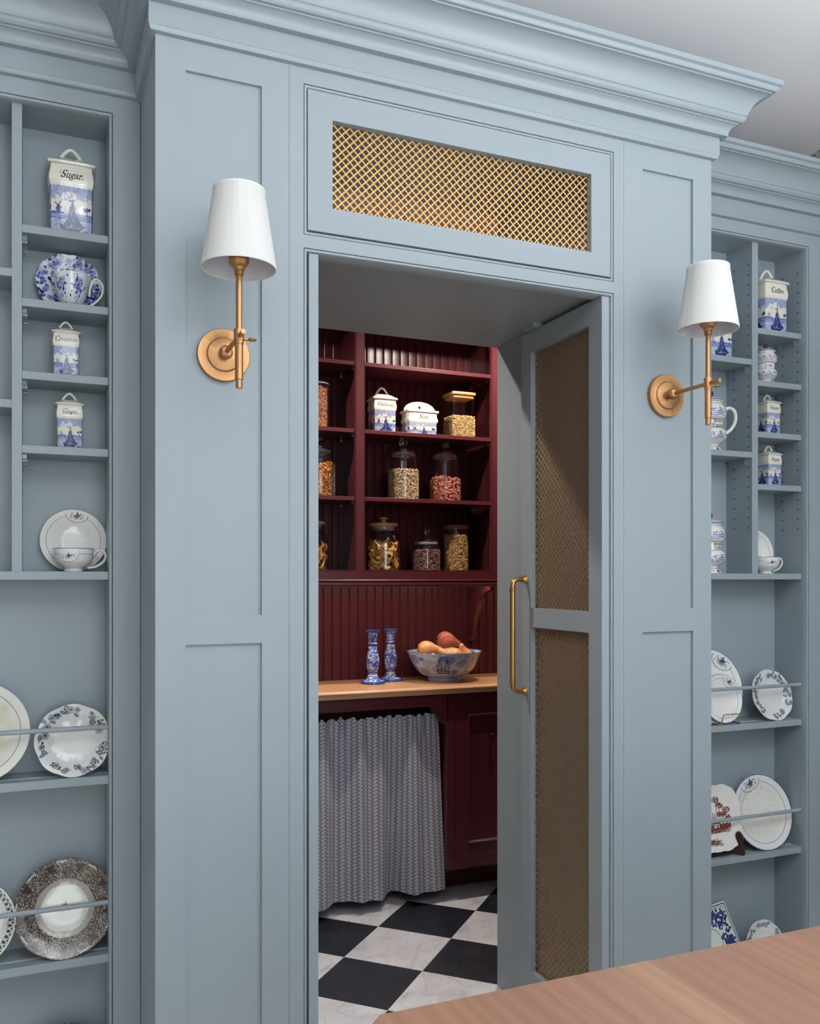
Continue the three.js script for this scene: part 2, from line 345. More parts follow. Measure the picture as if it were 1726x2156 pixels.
// ---------------------------------------------------------------- door leaves, both folded back into the passage
{
  const hinge = [2.04, 1.53, 1.02, .48];
  function leaf(name, label) {                                      // built in a local frame: face towards -x at x = 0, z runs inwards
    const d = thing(name, label, 'door'), Z = (z0, z1, y0, y1) => bx(0, .023, y0, y1, z0, z1);
    obj('stile', Z(-.062, 0, .008, 2.140), M.blue, d); obj('stile', Z(-.433, -.375, .008, 2.140), M.blue, d);
    for (const [y0, y1] of [[2.0765, 2.140], [1.2265, 1.2858], [.008, .16]]) obj('rail', Z(-.375, -.062, y0, y1), M.blue, d);
    for (const [y0, y1] of [[1.2858, 2.0765], [.16, 1.2265]]) {
      const g = grille(.325, y1 - y0 + .012, .0205, .0012).rotateY(-Math.PI / 2);
      const m = obj('brass_grille', g, M.sheetBrass, d); m.position.set(.0165, (y0 + y1) / 2, -.2185); m.userData.label = 'perforated brass grille with quatrefoil holes';
    }
    const h = obj('pull_handle', tube([[-.003, 1.374, -.404], [-.02, 1.374, -.404], [-.034, 1.373, -.404], [-.043, 1.366, -.404], [-.047, 1.353, -.404], [-.047, 1.34, -.404]], .0078, 30, 16), M.brass, d);
    obj('grip', cyl(.0085, .0085, .285, 20).translate(-.047, 1.2, -.404), M.brass, h);
    obj('lower_bend', tube([[-.003, 1.026, -.404], [-.02, 1.026, -.404], [-.034, 1.027, -.404], [-.043, 1.034, -.404], [-.047, 1.047, -.404], [-.047, 1.06, -.404]], .0078, 30, 16), M.brass, h);
    for (const y of [1.374, 1.026]) {
      const r = lathe([[0, 0], [.0135, 0], [.0138, .002], [.012, .004], [.0115, .008], [.0095, .011], [.0092, .016]], 24).rotateZ(Math.PI / 2).translate(0, y, -.404);
      obj('rose', r, M.brass, h);
    }
    for (const y of [1.343, 1.057]) obj('collar', [lathe([[.008, -.006], [.0105, -.005], [.0108, -.002], [.009, -.001], [.009, .001], [.0108, .002], [.0105, .005], [.008, .006]], 24).translate(-.047, y, -.404)], M.brass, h);
    for (const y of hinge) obj('hinge', [cyl(.0018, .0018, .030, 12).translate(.0252, y, -.013), lathe([[0, .020], [.0010, .019], [.0019, .016], [0, .0155]], 12).translate(.0252, y, -.013), lathe([[0, -.0155], [.0019, -.016], [.0010, -.019], [0, -.020]], 12).translate(.0252, y, -.013)], M.brass, d);
    return d;
  }
  const r = leaf('door_leaf', 'right-hand grey-blue door leaf with brass grilles and a long brass pull, folded open'); r.position.set(1.4035, 0, -.006);
  const l = r.clone(); l.name = numbered('door_leaf'); scene.add(l); l.scale.x = -1; l.position.set(.6075, 0, -.006);
  l.userData = { ...r.userData, label: 'left-hand grey-blue door leaf seen edge-on at the left of the opening' };
}

// ---------------------------------------------------------------- display cabinets
const SHELF = [2.232, 2.054, 1.8785, 1.6995], MID = [2.122, 1.8065], MAIN = 1.394, PLATE = [.885, .4395, .022];
const SF = -.327, SB = -.449;                                       // shelf fronts and the back panel's face
function cabinet(label, x0, x1, dx, outer, o, walls) {                     // x0..x1 inside; dx divider; outer = range of the narrow bay; o = extent of the face frame
  const c = thing('display_cabinet', label, 'cabinet'), b = (n, ...g) => obj(n, g, M.blue, c);
  b('face_frame', bx(o[0], x0 - .0085, 0, 2.569, ZU - .025, ZU), bx(x1 + .0085, o[1], 0, 2.569, ZU - .025, ZU), bx(x0 - .0085, x1 + .0085, 2.5285, 2.569, ZU - .025, ZU), bx(x0 - .0085, x1 + .0085, 0, .012, ZU - .025, ZU));
  b('bead', beadStrip(x0 - .0085, x1 + .0085, .012, 2.5285, ZU, .0068, .025));
  b('back_panel', bx(x0 - .02, x1 + .02, 0, 2.56, W0, SB));
  b('side_panel', bx(x0 - .018, x0, 0, 2.56, SB, SF)); b('side_panel', bx(x1, x1 + .018, 0, 2.56, SB, SF));
  b('top_panel', bx(x0, x1, 2.521, 2.54, SB, SF)); b('cover_panel', bx(o[0], o[1], 2.75, 2.757, W0, ZU));
  b('divider', bx(dx[0], dx[1], MAIN, 2.521, SB, SF));
  const inner = outer[0] < dx[0] ? [dx[1], x1] : [x0, dx[0]];
  for (const y of SHELF) b('shelf', rbx(outer[0], outer[1], y - .0195, y, SB, SF, .0012));
  for (const y of MID) b('shelf', rbx(inner[0], inner[1], y - .0195, y, SB, SF, .0012));
  b('shelf', rbx(x0, x1, MAIN - .0205, MAIN, SB, SF, .0012));
  // plate shelves have a groove that the plates' rims stand in
  for (const y of PLATE) {
    const p = [[SB, y - .021], [SB, y], [-.372, y], [-.3705, y - .004], [-.362, y - .004], [-.3605, y], [SF - .001, y], [SF, y - .001], [SF, y - .020], [SF - .001, y - .021]];
    b('shelf', sweep([[x0, 0], [x1, 0]], false, p.slice().reverse(), (a, o2, q) => [a, q, o2], .5));
  }
  for (const y of [1.006, .568]) b('plate_rail', cyl(.0062, .0062, x1 - x0, 16).rotateZ(Math.PI / 2).translate((x0 + x1) / 2, y, -.3305));
  // clear shelf pins under each adjustable shelf, front and back
  const pin = (x, y, z, s) => obj('shelf_pin', [rbx(x, x + s * .011, y - .012, y - .0005, z - .006, z + .006, .001), cyl(.0045, .0045, .012, 10).rotateZ(Math.PI / 2).translate(x + s * .006, y - .016, z)].map(g => g), M.clip, c);
  for (const [ys, r] of [[SHELF, outer], [MID, inner]]) for (const y of ys) for (const z of [-.348, -.419]) { pin(r[0], y - .0195, z, 1); if (x0 > 0) pin(r[1] - .011, y - .0195, z, 1); }
  const holes = [], dot = cyl(.0026, .0026, .0012, 10).rotateZ(Math.PI / 2);
  for (let y = 1.55; y < 2.45; y += .0345) for (const z of [-.343, -.411]) for (const x of walls) holes.push(moved(dot, x, y, z));
  const h = obj('peg_holes', holes, M.hole, c); h.userData.kind = 'stuff';
  return c;
}
cabinet('left grey-blue built-in cabinet of open cubbies above plate shelves', -.452, .1600, [-.0605, -.0380], [-.0380, .1600], [-.56, TL - .0012], [-.0605, -.0380, -.452]);
cabinet('right grey-blue built-in cabinet of open cubbies above plate shelves', 1.846, 2.458, [2.2360, 2.2620], [2.2620, 2.458], [TR + .0012, XR], [2.2360, 2.2620, 1.846, 2.458]);

// ---------------------------------------------------------------- wall sconces
{
  function sconce(label) {
    const s = thing('wall_sconce', label, 'lamp');                  // origin at the centre of the backplate, on the panel
    const fwd = (g) => g.rotateX(Math.PI / 2);
    obj('backplate', fwd(lathe([[0, 0], [.0585, 0], [.0592, .001], [.0592, .0105], [.0580, .012], [.039, .0122], [.0385, .0132], [.0372, .0158], [.0360, .0165], [0, .0168]], 64)), M.agedBrass, s);
    obj('ball_joint', fwd(lathe([[0, .0165], [.012, .0165], [.0125, .018], [.0128, .021], ...spline([[.009, .0225], [.0142, .030], [.0155, .036], [.013, .043], [.007, .048]], 14), [0, .0485]], 32)), M.agedBrass, s);
    obj('arm', [fwd(cyl(.0052, .0052, .172, 18).translate(0, .131, 0)), fwd(lathe([[0, .218], [.0052, .2178], [.0056, .216], [.0056, .212], [.0052, .211]], 18))], M.agedBrass, s);
    const Z = .174;
    obj('stem', cyl(.0066, .0066, .112, 22).translate(0, .072, Z), M.agedBrass, s);
    obj('sleeve', [lathe([[.0085, -.090], [.0085, -.016], [.0098, -.0155], [.0101, -.012], [.0098, -.009], [.0105, -.0085], [.0108, .012], [.0100, .0155], [.007, .016]], 26).translate(0, 0, Z), lathe([[0, -.108], [.0066, -.108], [.0068, -.107], [.0068, -.091], [.0085, -.090]], 24).translate(0, 0, Z)], M.agedBrass, s);
    const k = obj('thumb_screw', cyl(.0032, .0032, .018, 12).rotateZ(Math.PI / 2).translate(.016, -.004, Z), M.agedBrass, s);
    obj('thumb_plate', moved(plain(new THREE.SphereGeometry(.0095, 18, 12)), .0275, -.004, Z, 0, 0, 0, [1, .38, 1]), M.agedBrass, k);
    obj('socket', lathe([[.0066, .128], [.0096, .129], [.0098, .1385], [.0112, .140], [.0117, .1425], [.0117, .1445], ...spline([[.0122, .1455], [.0160, .1485], [.0192, .1530], [.0207, .1570]], 12), [.0211, .158], [.0211, .1655], [.0200, .1675], [.0185, .169], [.0185, .19], [0, .19]], 40).translate(0, -.002, Z), M.agedBrass, s);
    // hollow, softly tapered linen drum: outside, rolled rims, lining
    const y0 = .140, y1 = .305, r0 = .0768, r1 = .0540, t = .0016;
    obj('lamp_shade', lathe([[r0 - t, y0 + .004], [r0 - t * .9, y0 + .0006], [r0, y0], [r0 + .0008, y0 + .001], [r0 + .0006, y0 + .007], [r0 - .0002, y0 + .008], [r1, y1 - .007], [r1 + .0006, y1 - .006], [r1 + .0006, y1 - .0008], [r1, y1], [r1 - t, y1 - .0006], [r1 - t, y1 - .004]], 72).translate(0, 0, Z), M.linen, s);
    obj('shade_lining', lathe([[r1 - t, y1 - .004], [r0 - t, y0 + .004]].reverse().map(p => [p[0] - .0004, p[1]]), 72).translate(0, 0, Z), M.shadeLining, s);
    obj('shade_ring', [0, 1, 2].map(i => tube([[.018 * Math.cos(i * 2.1), .186, Z + .018 * Math.sin(i * 2.1)], [.068 * Math.cos(i * 2.1), .187, Z + .068 * Math.sin(i * 2.1)]], .0014, 3, 6)), M.agedBrass, s);
    obj('bulb', lathe(spline([[.011, .187], [.013, .200], [.025, .224], [.025, .244], [.013, .260], [0, .263]], 24), 28).translate(0, 0, Z), phys({ color: '#f4f3ee', roughness: .5 }), s);
    return s;
  }
  const a = sconce('brass wall sconce with white tapered shade on the left pilaster, near the sugar jar'); a.position.set(.3840, 1.8800, -.0085);
  const b = a.clone(); b.name = numbered('wall_sconce'); scene.add(b); b.position.set(1.6140, 1.8860, -.0085);
  b.userData = { ...a.userData, label: 'brass wall sconce with white tapered shade on the right pilaster, before the coffee jar' };
}

// ---------------------------------------------------------------- porcelain: prints drawn on canvases
const CREAM = '#e6e3d6', COBALT = '#2f3f8a', NAVY = '#1d2a5e';
const glazed = (t, o = {}) => phys({ map: t, roughness: .14, clearcoat: .5, clearcoatRoughness: .05, ...o });
function blot(c, x, y, r, col) { c.fillStyle = col; c.beginPath(); for (let i = 0; i < 9; i++) { const a = i / 9 * 6.283, q = r * rr(.7, 1.15); c.lineTo(x + q * Math.cos(a), y + q * Math.sin(a)); } c.fill(); }
function poly(c, pts, col) { c.fillStyle = col; c.beginPath(); pts.forEach(p => c.lineTo(...p)); c.fill(); }
function stroke(c, pts, col, w) { c.strokeStyle = col; c.lineWidth = w; c.lineCap = 'round'; c.beginPath(); pts.forEach(p => c.lineTo(...p)); c.stroke(); }
function ship(c, x, y, s) {                                         // a sailing barge with its reflection; s = height of the mast
  poly(c, [[x - .05 * s, y - s * .92], [x - .06 * s, y], [x - .42 * s, y - .02 * s], [x - .2 * s, y - .3 * s]], '#34447f');
  poly(c, [[x + .02 * s, y - s * .95], [x + .03 * s, y], [x + .5 * s, y - .04 * s], [x + .25 * s, y - .3 * s], [x + .12 * s, y - .6 * s]], '#2a3870');
  poly(c, [[x - .1 * s, y - s * .8], [x + .1 * s, y - .75 * s], [x + .16 * s, y - .2 * s], [x - .08 * s, y - .1 * s]], '#39498a');
  stroke(c, [[x + .05 * s, y - .7 * s], [x - .05 * s, y - .5 * s], [x + .04 * s, y - .3 * s], [x - .02 * s, y - .1 * s]], '#c8cde0', .02 * s); stroke(c, [[x, y], [x, y - s]], NAVY, Math.max(1.5, .03 * s)); stroke(c, [[x, y - s], [x - .14 * s, y - .98 * s]], NAVY, .04 * s);
  stroke(c, [[x, y - s * .95], [x + .55 * s, y - .06 * s]], NAVY, .012 * s); stroke(c, [[x, y - s * .95], [x - .45 * s, y - .05 * s]], NAVY, .012 * s);
  poly(c, [[x - .5 * s, y - .1 * s], [x - .42 * s, y + .12 * s], [x + .26 * s, y + .13 * s], [x + .4 * s, y + .02 * s], [x + .62 * s, y - .12 * s], [x + .3 * s, y], [x - .2 * s, y + .03 * s]], NAVY);
  for (let i = 0; i < 9; i++) stroke(c, [[x + (-.4 + i * .085) * s, y + .15 * s], [x + (-.41 + i * .085) * s, y + rr(.22, .34) * s]], i % 2 ? NAVY : '#5266ac', .035 * s);
}
function delftScene(c, x, y, w, h, mill) {                          // sky, cloud bank, shore, water, ship
  c.save(); c.beginPath(); c.rect(x, y, w, h); c.clip();
  c.fillStyle = '#98a4c8'; c.fillRect(x, y, w, h * .4); for (let i = 0; i < 160; i++) blot(c, x + rr(0, 1) * w, y + h * rr(0, .3), h * rr(.01, .03), ['#a3aecf', '#8f9bc1', '#b1bad6'][i % 3]);
  for (let i = 0; i < 110; i++) { const px = rr(0, 1), q = .21 + .07 * Math.sin(px * 9 + 1) + .04 * Math.sin(px * 21); blot(c, x + px * w, y + h * rr(q, .42), h * rr(.015, .045), i % 5 ? CREAM : '#ccd1e0'); }
  c.fillStyle = CREAM; c.fillRect(x, y + h * .33, w, h * .2);
  const hy = y + h * .58;
  c.fillStyle = '#aab4d2'; c.fillRect(x, hy, w, h); for (let i = 0; i < 420; i++) { const q = rr(0, 1), px = x + rr(-.05, 1) * w, yy = hy + q * h * .42; stroke(c, [[px, yy], [px + w * rr(.03, .12), yy]], q < .3 ? ['#5d6fae', '#7485bd', '#8b99c8'][i % 3] : ['#b4bdd9', '#98a6cd', '#d3d7e2'][i % 3], h * rr(.008, .018)); }
  for (let i = 0; i < 16; i++) { const px = x + w * (i < 8 ? i / 22 : .62 + (i - 8) / 20); blot(c, px, hy - h * .005, h * rr(.014, .03), '#4a5da6'); }
  if (mill) {
    const mx = x + w * .2, my = hy - h * .02; poly(c, [[mx - w * .05, my], [mx - w * .03, my - h * .13], [mx + w * .03, my - h * .13], [mx + w * .05, my]], '#5568ab');
    for (let k = 0; k < 4; k++) { const a = k * 1.57 + .6; stroke(c, [[mx, my - h * .13], [mx + Math.cos(a) * w * .1, my - h * .13 + Math.sin(a) * w * .1]], NAVY, w * .018); }
    stroke(c, [[x + w * .36, my], [x + w * .36, my - h * .11]], '#6f7fba', w * .014);
  } else for (const q of [.14, .2]) { c.fillStyle = '#6677b4'; c.beginPath(); c.ellipse(x + w * q, hy - h * .075, w * .016, h * .075, 0, 0, 7); c.fill(); }
  const tx = x + w * .86; stroke(c, [[tx, hy], [tx - w * .01, hy - h * .1]], NAVY, w * .014);
  for (let i = 0; i < 7; i++) blot(c, tx + rr(-.09, .08) * w, hy - h * (.1 + rr(0, .05)), w * .035, '#3c509c');
  ship(c, x + w * .52, y + h * .86, h * .55);
  for (let i = 0; i < 10; i++) stroke(c, [[x + w * .84, y + h * .97], [x + w * (.84 + Math.cos(3.3 + i * .29) * .09), y + h * (.97 + Math.sin(3.3 + i * .29) * .07)]], NAVY, w * .008);
  poly(c, [[x + w * .7, y + h], [x + w * .78, y + h * .965], [x + w, y + h * .955], [x + w, y + h]], '#33479a');
  c.restore();
}
function script(c, text, x, y, size) {                              // slanted copperplate-like lettering, a larger capital with a swash
  c.save(); c.translate(x, y); c.transform(.80, 0, -.22, 1, 0, 0); c.fillStyle = c.strokeStyle = '#17181c'; c.textAlign = 'left'; c.lineCap = 'round';
  const big = `italic ${Math.round(size * 1.3)}px serif`, sm = `italic ${size}px serif`;
  c.font = big; const a = c.measureText(text[0]).width; c.font = sm; const b = c.measureText(text.slice(1)).width, x0 = -(a + b) / 2;
  c.lineWidth = size * .035; c.font = big; c.fillText(text[0], x0, 0); c.strokeText(text[0], x0, 0); c.font = sm; c.fillText(text.slice(1), x0 + a, 0); c.strokeText(text.slice(1), x0 + a, 0);
  c.lineWidth = size * .045; c.beginPath(); c.moveTo(x0 + a * .55, -size * .50); c.bezierCurveTo(x0 - a * .25, -size * .30, x0 - a * .35, -size * .85, x0 + a * .1, -size * .92); c.stroke();
  c.restore();
}
// a square lidded canister, its print wrapped on front and sides; base at the origin, front towards +z
function canisterTex(text, mill, low) {
  return canvasTex(320, low ? 280 : 460, (c, w, h) => {
    c.fillStyle = CREAM; c.fillRect(0, 0, w, h);
    const top = low ? h * .42 : h * .30; delftScene(c, 6, top, w - 12, h - top, mill);
    for (let i = 0; i < 9; i++) { c.fillStyle = CREAM; c.beginPath(); c.ellipse((i + .5) * w / 9, top - 2, w / 16, 9, 0, 0, 7); c.fill(); c.strokeStyle = '#b9bccb'; c.lineWidth = 2; c.beginPath(); c.ellipse((i + .5) * w / 9, top - 2, w / 16, 9, 0, 0, 3.14); c.stroke(); }
    script(c, text, w * .5, top - h * (low ? .15 : .10), Math.min(56, 430 / text.length + 8));
  });
}
function ringLoft(rings, corner = .12) {                            // rings [y, half width, half depth]: a rounded-square section changing with height
  const N = 28, pos = [], uv = [], out = [];
  const pt = (i, w, d) => { const a = (i + .5) / N * Math.PI * 2, c = Math.cos(a), s = Math.sin(a), p = 9; const k = Math.pow(Math.pow(Math.abs(c), p) + Math.pow(Math.abs(s), p), -1 / p); return [k * c * w, k * s * d]; };
  for (const [y, w, d] of rings) { const r = []; for (let i = 0; i < N; i++) { const q = pt(i, w, d); r.push([q[0], y, q[1]]); } out.push(r); }
  for (let j = 0; j < out.length - 1; j++) for (let i = 0; i < N; i++) { const k = (i + 1) % N; pos.push(...out[j][i], ...out[j + 1][i], ...out[j + 1][k], ...out[j][i], ...out[j + 1][k], ...out[j][k]); }
  for (const [j, f] of [[0, 0], [out.length - 1, 1]]) for (let i = 1; i < N - 1; i++) { const r = out[j]; f ? pos.push(...r[0], ...r[i + 1], ...r[i]) : pos.push(...r[0], ...r[i], ...r[i + 1]); }
  const g = new THREE.BufferGeometry(); g.setAttribute('position', new THREE.Float32BufferAttribute(pos, 3)); return toCreasedNormals(g, .7);
}
function canister(name, label, text, x, y, z, w, d, H, { mill = false, turn = 0, low = false, tex } = {}) {
  const t = thing(name, label, 'canister', [x, y, z], turn), a = w / 2, b = d / 2, ch = low ? .58 : .70;   // where the collar starts
  const body = ringLoft([[0, a * .96, b * .96], [.002, a * .985, b * .985], [H * (ch - .02), a, b], [H * ch, a * 1.02, b * 1.02], [H * (ch + .02), a * 1.055, b * 1.055], [H * (ch + .08), a * 1.085, b * 1.085], [H * (ch + .13), a * 1.08, b * 1.08], [H * (ch + .19), a * 1.045, b * 1.045], [H * (ch + .24), a * 1.01, b * 1.01], [H * .985, a * 1.01, b * 1.01], [H, a * .98, b * .98]]);
  const p = body.attributes.position, n = body.attributes.normal, uv = new Float32Array(p.count * 2);
  for (let i = 0; i < p.count; i++) { const side = Math.abs(n.getX(i)) > Math.abs(n.getZ(i)); uv[i * 2] = Math.min(.995, Math.max(.005, side ? .5 - Math.sign(n.getX(i)) * p.getZ(i) / d * .86 : .5 + p.getX(i) / w * .97 / 1.0 * (p.getY(i) > H * ch ? .88 : 1))); uv[i * 2 + 1] = Math.min(.995, p.getY(i) / H); if (side && p.getY(i) > H * ch) uv[i * 2] = .01; }
  body.setAttribute('uv', new THREE.BufferAttribute(uv, 2));
  obj('body', body, glazed(tex || canisterTex(text, mill, low)), t);
  const L = H;
  if (low) {                                                        // a salt box: hinged lid and an arched back with a hanging hole
    obj('lid', ringLoft([[L, a * 1.12, b * 1.1], [L + .004, a * 1.14, b * 1.12], [L + .009, a * 1.12, b * 1.1], [L + .010, a * 1.0, b]]), M.saltLid, t);
    const s = new THREE.Shape(); s.moveTo(-a * 1.05, 0); s.lineTo(a * 1.05, 0); s.absellipse(0, .004, a * 1.05, w * .27, 0, Math.PI, false);
    const h = new THREE.Path(); h.absarc(0, w * .13, .0075, 0, 7, true); s.holes.push(h);
    obj('arched_back', plain(new THREE.ExtrudeGeometry(s, { depth: .008, bevelEnabled: true, bevelThickness: .0015, bevelSize: .0015, bevelSegments: 2, curveSegments: 28 })).translate(0, L + .0095, -.004), M.saltLid, t);
    return t;
  }
  const k = w / .104;
  const lid = obj('lid', ringLoft([[L, a * 1.02, b * 1.02], [L + .001, a * 1.15, b * 1.15], [L + .005 * k, a * 1.17, b * 1.17], [L + .0075 * k, a * 1.14, b * 1.14], [L + .012 * k, a * .98, b * .98], [L + .0125 * k, a * .95, b * .95], [L + .018 * k, a * .80, b * .80], [L + .0185 * k, a * .77, b * .77], [L + .024 * k, a * .60, b * .60], [L + .026 * k, a * .45, b * .45]]), M.porcelain, t);
  obj('handle', tube([[-.30 * w, L + .017 * k, 0], [-.25 * w, L + .030 * k, 0], [-.15 * w, L + .046 * k, 0], [-.04 * w, L + .056 * k, 0], [.04 * w, L + .056 * k, 0], [.15 * w, L + .046 * k, 0], [.25 * w, L + .030 * k, 0], [.30 * w, L + .017 * k, 0]], .0052 * k, 40, 10), M.porcelain, lid);
  return t;
}
M.saltLid = phys({ color: '#d8cfc6', roughness: .2, clearcoat: .4 });
const FZ = -.345;                                                   // fronts of the things standing in the cubbies
canister('canister', 'large square white and blue canister lettered Sugar on the top cubby shelf', 'Sugar.', .0745, SHELF[0], -.397, .1025, .092, .172, { mill: true });
canister('canister', 'small square canister lettered Cinnamon in the third cubby of the left cabinet', 'Cinnamon.', .0620, SHELF[2], -.378, .0605, .058, .107);
canister('canister', 'small square canister lettered Ginger in the fourth cubby of the left cabinet', 'Ginger.', .0705, SHELF[3], -.378, .0605, .058, .108);
canister('canister', 'large square canister lettered Coffee on the top shelf of the right cabinet', 'Coffee.', 2.3700, SHELF[0], -.398, .1040, .094, .172);
canister('canister', 'square canister half hidden by the lower edge of the right lamp shade', 'Tea.', 2.1250, MID[0], -.398, .1040, .094, .172);
canister('canister', 'small square canister lettered Allspice below the jam jar', 'Allspice.', 2.3560, SHELF[2], -.380, .0610, .062, .107);
canister('canister', 'small square canister lettered Pepper in the fourth cubby of the right cabinet', 'Pepper.', 2.3610, SHELF[3], -.380, .0610, .062, .107);

// blue-onion lidded jars and the jug
function onionTex(lines, rows) {
  return canvasTex(1024, 512, (c, w, h) => {
    c.fillStyle = '#e9e8e0'; c.fillRect(0, 0, w, h);
    for (const [y0, y1] of rows) for (let i = 0; i < 6; i++) {
      const x = (i + .5) * w / 6, m = (1 - (y0 + y1) / 2) * h, s = (y1 - y0) * h;
      c.strokeStyle = COBALT; c.lineWidth = 5;
      for (const k of [-1, 1]) { c.beginPath(); c.ellipse(x + k * s * .34, m + s * .18, s * .34, s * .17, k * .25, 0, 7); c.stroke(); c.fillStyle = '#8390c4'; c.beginPath(); c.ellipse(x + k * s * .34, m + s * .18, s * .19, s * .07, 0, 0, 7); c.fill();
        c.beginPath(); c.moveTo(x, m + s * .3); c.bezierCurveTo(x + k * s * .5, m, x + k * s * .2, m - s * .4, x + k * s * .62, m - s * .2); c.stroke(); }
      stroke(c, [[x, m + s * .2], [x, m - s * .35]], COBALT, 4); for (const k of [-1, 1]) for (let j = 0; j < 3; j++) blot(c, x + k * s * .1, m - s * (.05 + j * .13), 7, COBALT);
      blot(c, x + w / 12, m - s * .1, s * .2, '#4a5cab'); blot(c, x + w / 12, m - s * .1, s * .09, '#cdd3e8');
    }
    c.fillStyle = '#1b1b22'; c.textAlign = 'center';
    const k = Math.max(...lines.map(l => l.length));
    lines.forEach((l, i) => { const size = Math.min(70, 330 / k); for (const fx of [.25, .75]) { c.font = `bold ${size}px serif`; c.fillText(l, w * fx, h * lines.y + (i - (lines.length - 1) / 2) * size * .9 + size * .35); c.lineWidth = 1; c.strokeStyle = '#1b1b22'; c.strokeText(l, w * fx, h * lines.y + (i - (lines.length - 1) / 2) * size * .9 + size * .35); } });
    for (const y of lines.bands) { c.fillStyle = '#5a6ab0'; c.fillRect(0, (1 - y) * h - 3, w, 6); }
  });
}
function onionJar(name, label, x, y, z, H, r, lines, turn, category = 'jar') {
  const t = thing(name, label, category, [x, y, z], turn);
  const kk = r / .052, prof = spline([[r * .72, 0], [r * .78, .01 * H], [r * .70, .05 * H], [r * .50, .13 * H], [r * .62, .17 * H], [r * .96, .25 * H], [r, .34 * H], [r * .92, .42 * H], [r * .78, .48 * H], [r * .76, .56 * H], [r * .78, .64 * H], [r * .95, .70 * H], [r, .79 * H], [r * .93, .88 * H], [r * .78, .95 * H], [r * .76, H]], 60);
  const g = new THREE.LatheGeometry([[1e-4, 0], ...prof].map(p => new THREE.Vector2(p[0], p[1])), 48); const p = g.attributes.position, uv = g.attributes.uv; for (let i = 0; i < uv.count; i++) uv.setY(i, p.getY(i) / H);
  obj('body', g, glazed(lines.tex), t);
  const lid = obj('lid', lathe([...spline([[r * .70, H], [r * .86, H + .002], [r * .88, H + .005 * kk], [r * .80, H + .008 * kk], [r * .6, H + .014 * kk], [r * .25, H + .019 * kk], [r * .12, H + .021 * kk]], 26), [0, H + .022 * kk]], 40), M.porcelain, t);
  obj('knob', lathe(spline([[.004, H + .019], [.005, H + .022], [.0095, H + .026], [.0108, H + .031], [.008, H + .038], [0, H + .040]].map(q => [q[0] * kk, H + (q[1] - H) * kk]), 20), 24), M.cobalt, lid);
  obj('blue_band', lathe([[r * .883, H + .0035 * kk], [r * .888, H + .005 * kk], [r * .86, H + .0065 * kk]], 40), M.cobalt, lid);
  return t;
}
M.cobalt = phys({ color: '#2b3a86', roughness: .15, clearcoat: .6 });
{
  const onion = (lines, y, bands, rows) => { lines.y = 1 - y; lines.bands = bands; lines.tex = onionTex(lines, rows); return lines; };
  const rows = [[.22, .42], [.68, .90], [.01, .09]], bands = [.47, .645, .105, .965];
  onionJar('spice_jar', 'round blue and white lidded jar lettered Jam under the coffee canister', 2.3560, SHELF[1], -.388, .116, .0385, onion(['Jam'], .56, bands, rows), -2.0);
  onionJar('lidded_jar', 'round blue and white lidded jar lettered Instant Coffee on the lowest cubby shelf', 2.1080, MAIN, -.390, .166, .054, onion(['Instant', 'Coffee'], .56, bands, rows), -1.42);
  const j = onionJar('lidded_jug', 'blue and white lidded jug lettered Brew Master behind the right sconce stem', 2.1120, MID[1], -.390, .168, .054, onion(['Brew', 'Master'], .56, bands, rows), -1.60, 'jug');
  obj('handle', tube([[.046, .144, 0], [.062, .148, 0], [.076, .140, 0], [.082, .120, 0], [.079, .097, 0], [.067, .076, 0], [.049, .062, 0]], .0062, 40, 10).rotateY(1.0), M.porcelain, j);
}

// ---------------------------------------------------------------- plates, saucers, cups
// A dished plate facing +z, its foot at z = 0; rim(a) scales the outline.
function plateGeo(rad, depth, { well = .62, rim = () => 1, seg = 96 } = {}) {
  const prof = [[0, .0035], [well * .5, .0035], [well * .92, .004], [well * 1.02, .0062], [well * 1.1, depth * .55], [.97, depth], [.992, depth + .0006], [1, depth - .0004], [.99, depth - .0026], [well * 1.15, depth * .5 - .004], [well * .98, 0], [well * .93, .0012], [0, .0012]];
  const rows = prof.map(([q, z], j) => { const r = []; for (let i = 0; i < seg; i++) { const a = i / seg * Math.PI * 2, k = 1 + (rim(a) - 1) * Math.max(0, (q - well) / (1 - well)); r.push([Math.cos(a) * q * k * rad, Math.sin(a) * q * k * rad, z]); } return r; });
  const pos = [], uv = [];
  for (let j = 0; j < rows.length - 1; j++) for (let i = 0; i < seg; i++) { const k = (i + 1) % seg; for (const q of [rows[j][i], rows[j + 1][i], rows[j + 1][k], rows[j][i], rows[j + 1][k], rows[j][k]]) { pos.push(...q); uv.push(.5 + q[0] / rad / 2.04, .5 + q[1] / rad / 2.04); } }
  const g = new THREE.BufferGeometry(); g.setAttribute('position', new THREE.Float32BufferAttribute(pos, 3)); g.setAttribute('uv', new THREE.Float32BufferAttribute(uv, 2));
  const u = toCreasedNormals(g, .5); return plain(u);
}
const wavy = (n, amp, phase = 0) => (a) => 1 + amp * (Math.abs(Math.cos(n * a / 2 + phase)) - .6);
